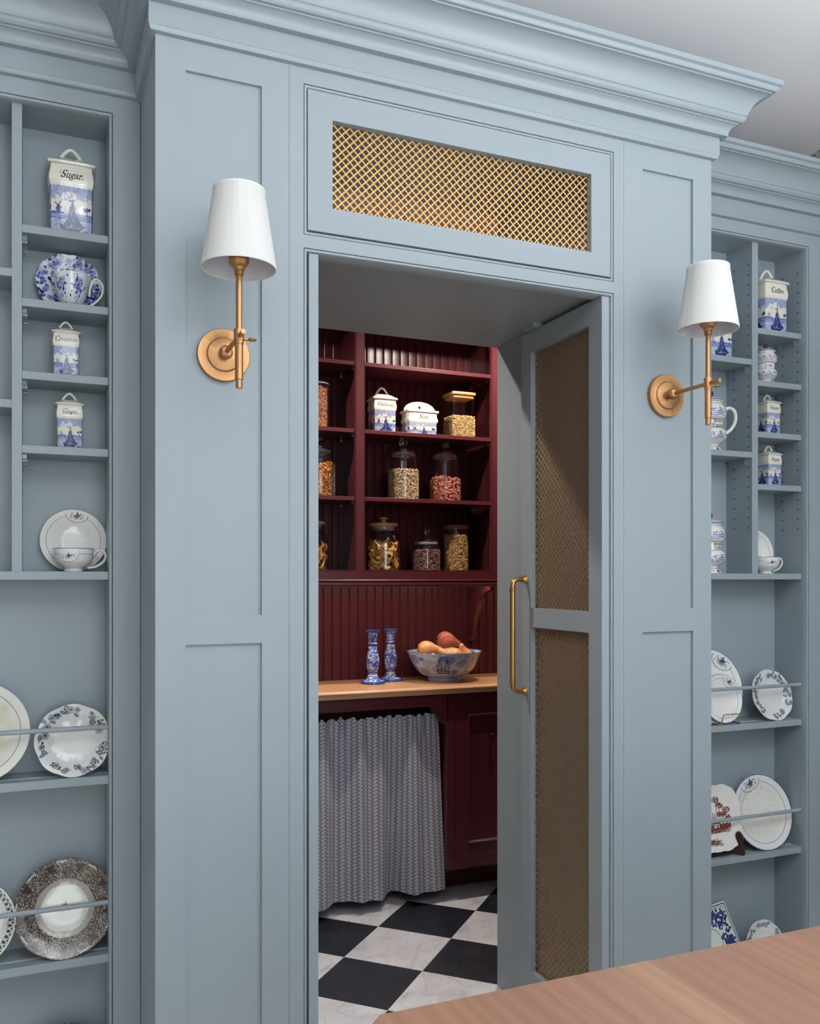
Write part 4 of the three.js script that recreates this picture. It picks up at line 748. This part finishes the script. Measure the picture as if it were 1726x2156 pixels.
{                                                                   // gathered, printed curtain on a rod under the counter
  const print = canvasTex(256, 148, (c, w, h) => {
    c.fillStyle = '#a9b3bb'; c.fillRect(0, 0, w, h);
    for (const k of [0, 1]) {
      const x = w * (.25 + k * .5); stroke(c, [[x, -5], [x, h + 5]], '#54677a', 19);
      for (let j = -1; j < 4; j++) for (const s of [-1, 1]) { const y = h * (j * .5 + (s > 0 ? .10 : .35) + k * .12); stroke(c, [[x, y + 12], [x + s * 16, y - 8], [x + s * 34, y - 26]], '#5d7184', 10); blot(c, x + s * 37, y - 30, 16, '#9c4249'); }
    }
  });
  print.wrapS = print.wrapT = THREE.RepeatWrapping; print.repeat.set(1 / .052, 1 / .030);
  const cm = phys({ map: print, roughness: .95, side: THREE.DoubleSide, sheen: .2, sheenRoughness: .8 });
  const t = thing('curtain', 'pale grey-blue skirt curtain printed with vines and red berries under the counter', 'curtain');
  const nx = 260, ny = 60, x0 = .62, x1 = 1.578, yt = .802, yb = .052, pos = [], uv = [], idx = [];
  const fold = (x, q) => {                                          // depth of the cloth at x, q = 0 top .. 1 hem
    const u = (x - x0) / (x1 - x0);
    const sh = (v) => Math.sin(v + .55 * Math.sin(v)), big = sh(x * 30 + 1.9) * .62 + Math.sin(x * 47 + 2.0 + q * .7) * .30 + Math.sin(x * 83 + .5) * .13;
    const flare = Math.pow(q, 1.4);
    return -1.436 + big * (.022 + .020 * flare) + .012 * flare - .05 * q * q * Math.exp(-((x - 1.40) ** 2) / .003) + .030 * flare * Math.exp(-((x - 1.53) ** 2) / .004);
  };
  let run = 0; const us = []; for (let i = 0; i <= nx; i++) { const x = x0 + (x1 - x0) * i / nx; if (i) { const p = x0 + (x1 - x0) * (i - 1) / nx; run += Math.hypot(x - p, (fold(x, .5) - fold(p, .5))); } us.push(run); }
  for (let j = 0; j <= ny; j++) for (let i = 0; i <= nx; i++) {
    const q = j / ny, x = x0 + (x1 - x0) * i / nx;
    const head = .004 * Math.sin(x * 150) + .016 * noise.noise(x * 55, 3, 1) + .008 * noise.noise(x * 160, 5, 2) , y = yt + (q < .04 ? head * (1 - q / .04) : 0) - q * (yt - yb + .004 * Math.sin(x * 20));
    const pinch = Math.exp(-((q - .045) ** 2) / .0006), gather = Math.exp(-((q - .03) ** 2) / .006) * (.006 * Math.sin(x * 118 + 1.3) + .004 * Math.sin(x * 190));
    const wide = 1 + .02 * q * Math.max(0, (x - 1.45) / .12);
    pos.push(x0 + (x - x0) * wide, y, fold(x, q) * (1) * 1 + gather + .004 * pinch * Math.sin(x * 80)); uv.push(us[i], y);
  }
  for (let j = 0; j < ny; j++) for (let i = 0; i < nx; i++) { const a = j * (nx + 1) + i, b = a + nx + 1; idx.push(a, b, b + 1, a, b + 1, a + 1); }
  const g = new THREE.BufferGeometry(); g.setAttribute('position', new THREE.Float32BufferAttribute(pos, 3)); g.setAttribute('uv', new THREE.Float32BufferAttribute(uv, 2)); g.setIndex(idx); g.computeVertexNormals();
  obj('cloth', g, cm, t);
  const rod = thing('curtain_rod', 'thin dark rod that carries the skirt curtain', 'rod'); obj('rod', cyl(.004, .004, 1.30, 12).rotateZ(Math.PI / 2).translate(.945, .768, -1.512), M.black, rod);
}

// ---------------------------------------------------------------- jars and what they hold
function jarThing(name, label, x, y, z, build) { const t = thing(name, label, 'jar', [x, y, z]); build(t); return t; }
const shellJar = (prof) => { const g = new THREE.LatheGeometry(prof.map(p => new THREE.Vector2(Math.max(p[0], 1e-4), p[1])), 56); return g; };
// heap of small pieces behind the glass: an opaque core and pieces lying against the wall and on top
function heap(name, label, category, x, y, z, r, h, pieces, piece, colours, { core = .87, uneven = 0 } = {}) {
  const list = [], topY = (a, q) => h + uneven * (Math.cos(a - 1.9) * q + .25 * Math.sin(a * 3));
  const hsl = () => { const c = new THREE.Color(colours[Math.floor(R() * colours.length)]); c.multiplyScalar(rr(.8, 1.15)); return [c.r, c.g, c.b]; };
  list.push(coloured(lathe([[0, .002], [r * core, .002], [r * core, h * .94 - Math.abs(uneven)], [0, h * .96 - Math.abs(uneven)]], 28), lin(colours[0])));
  for (let i = 0; i < pieces; i++) {
    const a = rr(-.3, 6.3), onTop = i % 5 === 0, q = onTop ? Math.sqrt(R()) : 1, rad = onTop ? q * r * .94 : r * rr(.90, .955), yy = onTop ? topY(a, q) * rr(.93, 1.0) : .004 + (topY(a, 1) - .006) * R();
    list.push(coloured(moved(piece, Math.cos(a) * rad, yy, Math.sin(a) * rad, onTop ? 1.57 + rr(-.7, .7) : rr(-.5, .5), onTop ? rr(0, 6.3) : Math.PI / 2 - a + rr(-.6, .6), rr(0, 6.3), rr(.8, 1.15)), hsl()));
  }
  const o = obj(name, list, std({ vertexColors: true, roughness: .75 })); o.position.set(x, y, z); tag(o, label, category); o.userData.kind = 'stuff'; return o;
}
const flake = moved(plain(new THREE.SphereGeometry(.0052, 7, 4)), 0, 0, 0, 0, 0, 0, [1, .62, .38]);
const ring = plain(new THREE.TorusGeometry(.0046, .0019, 6, 10));
const bean = moved(plain(new THREE.SphereGeometry(.0056, 8, 6)), 0, 0, 0, 0, 0, 0, [1.15, .74, .7]);
const twistP = (() => { const p = []; for (let i = 0; i <= 10; i++) p.push([Math.cos(i * 1.1) * .004, (i - 5) * .0024, Math.sin(i * 1.1) * .004]); return tube(p, .0022, 14, 4); })();
const chunk = (() => { const g = plain(new THREE.IcosahedronGeometry(.0075, 0)); return moved(g, 0, 0, 0, .3, 0, 0, [1.2, .7, .9]); })();
function ballJar(name, label, x, y, z, r, H, ribbed) {              // apothecary jar: shoulder, neck, domed stopper with a glass ball
  return jarThing(name, label, x, y, z, (t) => {
    obj('glass_body', shellJar([[0, .001], [r * .92, .001], ...spline([[r * .94, .002], [r * .995, .012], [r, .03], [r, H * .6], [r * .99, H * .84], [r * .92, H * .92], [r * .80, H * .965], [r * .78, H]], 40), [r * .74, H], [r * .76, H * .965]]), M.glass, t);
    obj('rim', plain(new THREE.TorusGeometry(r * .80, .0022, 8, 48).rotateX(Math.PI / 2)).translate(0, H - .001, 0), M.solidGlass, t);
    const l = obj('lid', shellJar([...spline([[r * .70, H - .004], [r * .80, H + .001], [r * .83, H + .006], [r * .80, H + .011], [r * .60, H + .018], [r * .25, H + .023], [r * .10, H + .026]], 24)]), M.glass, t);
    obj('gasket', lathe([[r * .70, H - .016], [r * .765, H - .016], [r * .770, H - .006], [r * .75, H - .002], [r * .70, H - .002]], 40), M.gasket, l);
    obj('glass_ball', plain(new THREE.SphereGeometry(.0175, 24, 16)).translate(0, H + .0415, 0), M.solidGlass, l);
    if (ribbed) obj('ribs', Array.from({ length: 44 }, (_, i) => cyl(.0016, .0016, H * .62, 5).translate(Math.cos(i / 44 * 6.283) * r * 1.004, H * .36, Math.sin(i / 44 * 6.283) * r * 1.004)), M.glass, t);
  });
}
const S2 = US[1], S3 = US[2];
ballJar('glass_jar', 'ball-stoppered glass jar of oats, left of its pink-filled twin', 1.4880, S3, -1.620, .0710, .213);
heap('oats', 'pale oats filling the ball-stoppered jar', 'oats', 1.4880, S3, -1.620, .0690, .136, 2400, flake, ['#b79a78', '#c6ab88', '#a5845f', '#d2bb98']);
ballJar('glass_jar', 'ball-stoppered glass jar of pink cereal chunks', 1.6900, S3, -1.620, .0715, .214);
heap('cereal_chunks', 'pinkish red cereal chunks in the ball-stoppered jar', 'cereal', 1.6900, S3, -1.620, .0690, .095, 800, chunk, ['#a5564a', '#b8685a', '#8e4239', '#c27e6c'], { uneven: .014 });
ballJar('glass_jar', 'ribbed glass jar of orange pasta beside the shelf post', 1.0980, S3, -1.620, .0680, .205, true);
heap('spiral_pasta', 'orange spiral pasta in the ribbed jar', 'pasta', 1.0980, S3, -1.620, .0655, .140, 620, twistP, ['#c4722a', '#d58a3a', '#b25f22', '#dba04e']);
function tubJar(name, label, x, y, z, r, H, lid) {
  return jarThing(name, label, x, y, z, (t) => { obj('glass_body', shellJar([[0, .001], [r * .94, .001], [r * .985, .004], [r, .01], [r, H - .004], [r * .995, H], [r * .97, H], [r * .97, H - .004]]), M.glass, t); lid(t); });
}
tubJar('storage_jar', 'straight glass jar of loop cereal with a dark wooden lid', 1.7430, UB, -1.615, .0565, .196, (t) => obj('lid', [lathe([[0, .189], [.0545, .189], [.055, .190], [.055, .197], [.057, .198], [.0575, .206], [.056, .2085], [0, .2085]], 44)], std({ color: '#7d5142', roughness: .6 }), t));
heap('loop_cereal', 'golden loop cereal in the straight jar at the right', 'cereal', 1.7430, UB, -1.615, .0545, .163, 1500, ring, ['#b38a55', '#c69a62', '#a0753f']);
tubJar('storage_jar', 'tall glass jar of loop cereal cut by the left door edge', 1.0830, S2, -1.615, .0560, .196, (t) => { obj('lid', lathe([[.045, .182], [.053, .183], [.0585, .197], [.0590, .203], [.057, .207], [.04, .209], [0, .212]], 44), M.glass, t); obj('gasket', lathe([[.050, .192], [.0585, .193], [.0588, .197], [.050, .198]], 40), M.gasket, t); });
heap('mixed_loops', 'reddish loop cereal in the jar by the door edge', 'cereal', 1.0830, S2, -1.615, .0540, .178, 1600, ring, ['#b07a5a', '#c08c68', '#9b6448', '#b5483c']);
jarThing('bean_jar', 'small domed glass jar of brown beans between pasta and cereal', 1.5950, UB, -1.615, (t) => {
  const r = .0645, H = .128;
  obj('glass_body', shellJar([[0, .001], [r * .93, .001], ...spline([[r * .95, .002], [r, .015], [r, H * .72], [r * .95, H * .85], [r * .83, H * .93], [r * .79, H]], 30)]), M.glass, t);
  const l = obj('lid', shellJar(spline([[r * .76, H - .002], [r * .84, H + .004], [r * .80, H + .012], [r * .62, H + .026], [r * .30, H + .034], [r * .12, H + .036]], 24)), M.glass, t);
  obj('gasket', lathe([[r * .70, H - .006], [r * .80, H - .006], [r * .81, H + .003], [r * .70, H + .003]], 40), M.gasket, l);
  obj('knob', shellJar(spline([[.006, H + .035], [.006, H + .041], [.014, H + .047], [.0165, H + .054], [.013, H + .059], [0, H + .060]], 20)), M.solidGlass, l);
});
heap('brown_beans', 'brown beans in the small domed jar', 'beans', 1.5950, UB, -1.615, .0622, .095, 900, bean, ['#6e4a48', '#7d5652', '#5b3a3a', '#8a625c']);
// square jar with a bamboo lid
jarThing('square_jar', 'square glass jar of oats with a bamboo lid beside the salt box', 1.7600, S2, -1.620, (t) => {
  obj('glass_body', ringLoft([[.001, .054, .05], [.006, .0585, .055], [.15, .059, .0555], [.192, .059, .0555], [.196, .0575, .054]]), M.glass, t);
  const l = obj('lid', ringLoft([[.197, .0600, .0565], [.199, .0615, .058], [.207, .0615, .058], [.2095, .0600, .0565]]), M.bamboo, t);
  obj('plug', ringLoft([[.184, .054, .0505], [.196, .0545, .051], [.197, .0545, .051]]), M.bamboo, l);
});
{
  const list = [coloured(ringLoft([[.003, .051, .047], [.096, .052, .048], [.1, .05, .046]]), lin('#b7945f'))];
  for (const g of list) g.setAttribute('uv', new THREE.BufferAttribute(new Float32Array(g.attributes.position.count * 2), 2));
  for (let i = 0; i < 2300; i++) {
    const f = i % 5, u = rr(-1, 1), y = .004 + rr(0, .098), c = new THREE.Color(['#b7945f', '#c9a873', '#a27f4d', '#d3b88a'][i % 4]).multiplyScalar(rr(.8, 1.15));
    const p = f < 2 ? [u * .053, y, .0505] : f === 2 ? [-.0545, y, u * .049] : f === 3 ? [.0545, y, u * .049] : [u * .05, .1 + rr(0, .005), rr(-.046, .046)];
    list.push(coloured(moved(flake, ...p, rr(0, 6), rr(0, 6), rr(0, 6), rr(.75, 1.05)), [c.r, c.g, c.b]));
  }
  const o = obj('rolled_oats', list, std({ vertexColors: true, roughness: .8 })); o.position.set(1.7600, S2, -1.620); tag(o, 'rolled oats in the square bamboo-lidded jar', 'oats'); o.userData.kind = 'stuff';
}
canister('canister', 'tall square canister lettered Oatmeal on the upper pantry shelf', 'Oatmeal.', 1.3860, S2, -1.622, .1040, .088, .150, { mill: true });
canister('salt_box', 'low white box lettered Salt with an arched pierced back', 'Salt.', 1.5640, S2, -1.622, .1400, .095, .106, { low: true, mill: true });
// bow-tie pasta: the bows are single things
{
  const bow = (() => {
    const nx = 16, ny = 10, pos = [], idx = [];
    for (const f of [1, -1]) for (let j = 0; j <= ny; j++) for (let i = 0; i <= nx; i++) {
      const u = i / nx * 2 - 1, v = j / ny * 2 - 1, pinch = .30 + .70 * Math.pow(Math.abs(u), .8);
      const edge = 1 + .05 * Math.abs(u) * Math.cos(v * 16), x = u * .0205 * edge, y = v * .0145 * pinch, z = Math.cos(v * Math.PI * 1.5) * .0042 * Math.exp(-u * u * 3) + .003 * u * u * Math.sin(v * 2.2 + 1) + f * .0006;
      pos.push(x, y, z);
    }
    const per = (nx + 1) * (ny + 1); for (const s of [0, 1]) for (let j = 0; j < ny; j++) for (let i = 0; i < nx; i++) { const a = s * per + j * (nx + 1) + i, b = a + nx + 1; s ? idx.push(a, b, a + 1, a + 1, b, b + 1) : idx.push(a, a + 1, b, a + 1, b + 1, b); }
    const g = new THREE.BufferGeometry(); g.setAttribute('position', new THREE.Float32BufferAttribute(pos, 3)); g.setIndex(idx); g.computeVertexNormals(); return plain(g);
  })();
  const mats = ['#d09a4c', '#d9ab60', '#c48d3c'].map(c => std({ color: c, roughness: .55, side: THREE.DoubleSide }));
  function fill(x, z, r, h, n, label, group) {
    let src;
    for (let i = 0; i < n; i++) {
      const q = i / n, inner = i % 4 === 3, a = i * 2.399963, rad = inner ? r * rr(.1, .5) : r * rr(.66, .80), y = UB + .014 + (h - .026) * q;
      let o; if (!src) { o = src = new THREE.Mesh(bow, mats[0]); o.castShadow = o.receiveShadow = true; } else { o = src.clone(); o.material = mats[i % 3]; }
      o.name = numbered('bow_tie_pasta'); o.position.set(x + Math.cos(a) * rad, y, z + Math.sin(a) * rad);
      o.rotation.set(rr(-.5, .5), Math.PI / 2 - a + rr(-.5, .5), rr(-1.2, 1.2)); scene.add(o); tag(o, label, 'pasta', group);
    }
  }
  const R0 = .0795, woodLid = (t) => {
    obj('glass_body', shellJar([[0, .001], [R0 * .93, .001], ...spline([[R0 * .95, .002], [R0, .014], [R0, .10], [R0 * .97, .128], [R0 * .84, .158], [R0 * .66, .178], [R0 * .62, .196]], 40)]), M.glass, t);
    const l = obj('lid', lathe([[0, .197], [.063, .197], [.0645, .199], [.0645, .2075], [.063, .2095], [.012, .2100], [.010, .212], [.0095, .224], [.012, .2265], ...spline([[.0195, .2275], [.0205, .231], [.0195, .2345]], 6), [.016, .2365], [0, .237]], 48), M.bamboo, t);
    obj('gasket', lathe([[.040, .178], [.0475, .179], [.050, .1835], [.047, .187], [.051, .191], [.052, .197], [.04, .197]], 40), M.gasket, l);
  };
  jarThing('pasta_jar', 'wide glass jar of bow-tie pasta with a wooden knobbed lid', 1.3920, UB, -1.618, woodLid);
  fill(1.3920, -1.618, R0, .135, 96, 'yellow bow-tie pasta piece in the wide jar under the Oatmeal canister', 'bow-tie pasta in the wide jar');
  jarThing('pasta_jar', 'glass jar of bow-tie pasta cut by the left door edge', 1.0580, UB, -1.618, woodLid);
  fill(1.0580, -1.618, R0, .128, 88, 'yellow bow-tie pasta piece in the jar cut by the left door edge', 'bow-tie pasta in the left jar');
}

// ---------------------------------------------------------------- on the counter: candlesticks and the bowl of pears
{
  const vine = canvasTex(512, 1024, (c, w, h) => {
    c.fillStyle = '#3e58a0'; c.fillRect(0, 0, w, h);
    for (let i = 0; i < 520; i++) { const x = rr(0, w), y = rr(0, h), s = rr(9, 24); c.strokeStyle = '#cfd6e8'; c.lineWidth = rr(4, 8); c.beginPath(); c.arc(x, y, s, rr(0, 6), rr(3, 8)); c.stroke(); if (i % 3 === 0) blot(c, x, y, rr(5, 10), '#dfe4f0'); }
    for (const [a, b] of [[.0, .055], [.70, .735], [.765, .79], [.945, 1], [.20, .225]]) { c.fillStyle = '#3a5196'; c.fillRect(0, (1 - b) * h, w, (b - a) * h); }
    c.fillStyle = '#cfd6e8'; for (let i = 0; i < 18; i++) blot(c, (i + .5) * w / 18, h * (1 - .16), 12, '#e3e7f2');
  });
  const H = .232, pr = [[0, 0], [.0500, 0], [.0525, .002], [.0530, .009], [.0500, .0125], ...spline([[.0440, .0135], [.030, .020], [.0225, .031], [.0190, .040]], 12), [.0195, .0415], [.0205, .046], ...spline([[.0195, .048], [.0245, .064], [.0285, .090], [.0270, .115], [.0215, .140], [.0185, .152]], 22), [.0205, .153], [.0205, .158], [.0175, .160], [.0170, .166], [.0205, .169], [.0210, .175], [.0185, .178], ...spline([[.0175, .181], [.0180, .192], [.0205, .206], [.0255, .219]], 12), [.0300, .2215], [.0310, .224], [.0310, .2285], [.0300, .231], [.0255, .232], [.0125, .230], [.0115, .222], [0, .220]];
  const g = new THREE.LatheGeometry(pr.map(p => new THREE.Vector2(Math.max(1e-4, p[0]), p[1])), 48), p = g.attributes.position, uv = g.attributes.uv; for (let i = 0; i < p.count; i++) uv.setY(i, p.getY(i) / H);
  const body = toCreasedNormals(g.toNonIndexed(), .8);
  const a = thing('candlestick', 'front left blue and white porcelain candlestick on the counter', 'candlestick', [1.3300, CT, -1.585], 0);
  obj('column', body, glazed(vine), a);
  const b = a.clone(); b.name = numbered('candlestick'); b.position.set(1.4385, CT, -1.652); b.rotation.y = 1.4; scene.add(b); b.userData = { ...a.userData, label: 'rear right blue and white porcelain candlestick on the counter' };

  const bowlTex = canvasTex(2048, 512, (c, w, h) => {
    c.fillStyle = '#aab9cd'; c.fillRect(0, 0, w, h);
    const ringF = (x, y, s) => { c.fillStyle = '#b9c5d4'; c.beginPath(); c.arc(x, y, s, 0, 7); c.fill(); for (let k = 1; k < 6; k++) for (let i = 0; i < 6 + k * 6; i++) { const a = i / (6 + k * 6) * 6.283; blot(c, x + Math.cos(a) * s * k / 6, y + Math.sin(a) * s * k / 6, s * .075, ['#3f5690', '#5c74a6'][k % 2]); } };
    for (let i = 0; i < 5200; i++) blot(c, rr(0, w), rr(26, h - 62), rr(2, 6), ['#647bab', '#7f93bb', '#cdd6e0', '#5670a4'][i % 4]);
    for (let i = 0; i < 12; i++) { ringF((i + .5) * w / 12, 120 + (i % 2) * 70, 92); ringF((i + 1) * w / 12, 320 - (i % 2) * 60, 80); }
    for (let i = 0; i < 12; i++) flower(c, (i + .05) * w / 12, 110 + (i % 3) * 100, 36, '#34488c', '#5a70aa');
    for (const k of [0, 1, 2, 3]) {                                 // the doubled lucky character, in brush bars
      const x = w * (.11 + k * .25), y = 120; c.fillStyle = '#1f2c66';
      blot(c, x, y - 34, 40, '#41579c');
      for (const s of [-1, 1]) {
        const X = x + s * 37; c.fillStyle = '#1d2a62'; const bar = (dx, dy, ww, hh) => c.fillRect(X + dx - ww / 2, y + dy, ww, hh);
        bar(0, 0, 62, 15); bar(0, -18, 16, 70); bar(0, 32, 52, 13); bar(0, 56, 66, 12);
        for (const yy of [84, 172]) { bar(0, yy, 64, 62); c.fillStyle = '#a9b7c9'; bar(0, yy + 21, 32, 18); c.fillStyle = '#1d2a62'; }
        bar(0, 154, 74, 14); bar(-14, 144, 12, 12); bar(14, 144, 12, 12);
      }
      c.fillStyle = '#1d2a62'; c.fillRect(x - 74, y + 154, 148, 14);
    }
    c.fillStyle = '#5d739f'; c.fillRect(0, 0, w, 12); c.fillStyle = '#cdd7e1'; c.fillRect(0, 12, w, 10); c.fillStyle = '#33488c'; c.fillRect(0, h - 26, w, 8); c.fillStyle = '#c4ced9'; c.fillRect(0, h - 18, w, 18); c.fillStyle = '#33488c'; c.fillRect(0, h - 60, w, 6);
  });
  const rB = .168, hB = .132;
  const o = spline([[.073, .0], [.075, .004], [.074, .017], [.078, .021], [.104, .030], [.134, .060], [.153, .098], [rB - .002, hB - .003]], 40), inn = spline([[rB - .005, hB - .001], [.149, .098], [.130, .062], [.100, .034], [.05, .024], [0, .022]], 26);
  const bg = new THREE.LatheGeometry([[1e-4, .004], [.066, .004], [.068, 0], ...o, [rB, hB], ...inn].map(q => new THREE.Vector2(Math.max(1e-4, q[0]), q[1])), 80), bp = bg.attributes.position, bu = bg.attributes.uv; for (let i = 0; i < bp.count; i++) bu.setY(i, Math.min(.998, Math.max(.002, bp.getY(i) / hB)));
  const bo = thing('fruit_bowl', 'large blue and white porcelain bowl of pears on the pantry counter', 'bowl', [1.6640, CT, -1.574], .42);
  obj('bowl', bg, glazed(bowlTex), bo);

  // pears
  const skin = (base, blush, seed) => dataTex(256, 256, (x, y) => { const k = Math.min(1, Math.max(0, .5 + .9 * tn(x, y, 3, 2, seed))), s = tn(x, y, 90, 90, seed + 1) > .42 ? -16 : 0, A = new THREE.Color(base), B = new THREE.Color(blush); A.lerp(B, k).convertLinearToSRGB(); return [A.r * 255 + s, A.g * 255 + s, A.b * 255 + s]; }, { srgb: true });
  const pearG = (() => { const g = new THREE.LatheGeometry(spline([[0, -.045], [.010, -.0445], [.026, -.039], [.0375, -.022], [.0395, -.004], [.034, .016], [.0225, .036], [.0155, .052], [.0115, .063], [.005, .069], [0, .0685]], 44).map(p => new THREE.Vector2(Math.max(1e-4, p[0]), p[1])), 40), p = g.attributes.position; for (let i = 0; i < p.count; i++) { const y = p.getY(i), k = Math.max(0, y + .01) / .08; p.setX(i, p.getX(i) + .012 * k * k); } g.computeVertexNormals(); return plain(g); })();
  const stem = tube([[.011, .066, 0], [.014, .075, .001], [.020, .086, .003], [.026, .092, .004]], .0013, 10, 6);
  const calyx = lathe([[0, -.0470], [.004, -.0475], [.0062, -.0460], [.007, -.0440]], 12);
  const bark = std({ color: '#4a3424', roughness: .8 });
  const pear = (label, x, y, z, rx, ry, rz, tex, s = 1) => { const t = thing('pear', label, 'pear', [x, y, z], 0, 'pears in the bowl'); t.rotation.set(rx, ry, rz, 'YXZ'); t.scale.setScalar(s); obj('flesh', pearG, phys({ map: tex, roughness: .42, clearcoat: .15 }), t); obj('stem', stem, bark, t); obj('blossom_end', calyx, bark, t); return t; };
  const tA = skin('#c98f5c', '#b9764e', 3), tB = skin('#c47150', '#b25f4c', 5), tC = skin('#bd8d5e', '#a9794a', 8);
  pear('golden pear lying at the left of the bowl', 1.5830, CT + .140, -1.570, .1, -.25, -1.48, tA, 1.0);
  pear('red-blushed pear on top at the back of the pile', 1.6900, CT + .176, -1.600, -.1, -.10, -1.72, tB, .98);
  pear('russet pear low at the front of the bowl, half sunk', 1.6780, CT + .112, -1.520, .05, -.5, 1.35, tC, .98);
  pear('small tapered pear at the right of the bowl with its stem up', 1.7650, CT + .108, -1.575, .15, .2, .62, tA, .86);
}

// ---------------------------------------------------------------- kitchen island in front
{
  const t = thing('island_worktop', 'large warm wooden island worktop in the lower right corner', 'worktop');
  const x0 = .3120, z0 = 1.1335, z1 = 2.62, y0 = .882, y1 = .92, widths = [.118, .104, .095, .040, .125, .110, .132]; let x = x0, i = 0;
  while (x < 2.30) {
    const xe = Math.min(x + widths[i % 7], 2.30), tex = i === 3 ? 1 : [0, 2, 0, 0, 2, 0, 2][i % 7];
    const sh = new THREE.Shape();
    if (i === 0) { sh.moveTo(x + .018, -z0); sh.lineTo(xe, -z0); sh.lineTo(xe, -z1); sh.lineTo(x, -z1); sh.lineTo(x, -z0 - .018); } else { sh.moveTo(x, -z0); sh.lineTo(xe, -z0); sh.lineTo(xe, -z1); sh.lineTo(x, -z1); }
    sh.closePath();
    const g = plain(new THREE.ExtrudeGeometry(sh, { depth: y1 - y0, bevelEnabled: false })).rotateX(-Math.PI / 2).translate(0, y0, 0);
    const p = g.attributes.position, uv = g.attributes.uv; for (let k = 0; k < uv.count; k++) uv.setXY(k, p.getX(k) + p.getY(k) + i * .37, p.getZ(k) + i * .21);
    obj('stave', g, M.island[tex], t); x = xe; i++;
  }
  const b = thing('kitchen_island', 'pale painted island cabinet under the wooden worktop', 'island');
  obj('carcass', [bx(.352, 2.26, .10, .8815, 1.18, 2.58), bx(.40, 2.22, 0, .10, 1.24, 2.52)], M.blue, b);
}

for (const [i, [x, y, z]] of BOWLS.entries()) {                     // pendant bowls
  const t = thing('pendant_bowl', ['white pendant bowl lamp over the island, nearer the camera', 'white pendant bowl lamp over the island, nearer the right wall'][i], 'lamp', [x, y, z]);
  obj('bowl', lathe([...spline([[0, -.13], [.12, -.115], [.22, -.06], [.262, .012]], 24), [.268, .014], [.262, .0], ...spline([[.255, -.002], [.21, -.066], [.11, -.118], [0, -.125]], 20)], 48), M.white, t);
  obj('lamp_face', cyl(.19, .19, .004, 40).translate(0, -.006, 0), std({ color: '#fff', emissive: new THREE.Color(1, 1, 1), emissiveIntensity: .8 }), t);
  obj('rod', cyl(.006, .006, CEIL - y - .0, 12).translate(0, (CEIL - y) / 2, 0), M.brass, t);
}

scene.traverse(o => { if (o.isMesh) { o.castShadow = o.receiveShadow = true; } });
renderer.render(scene, camera);
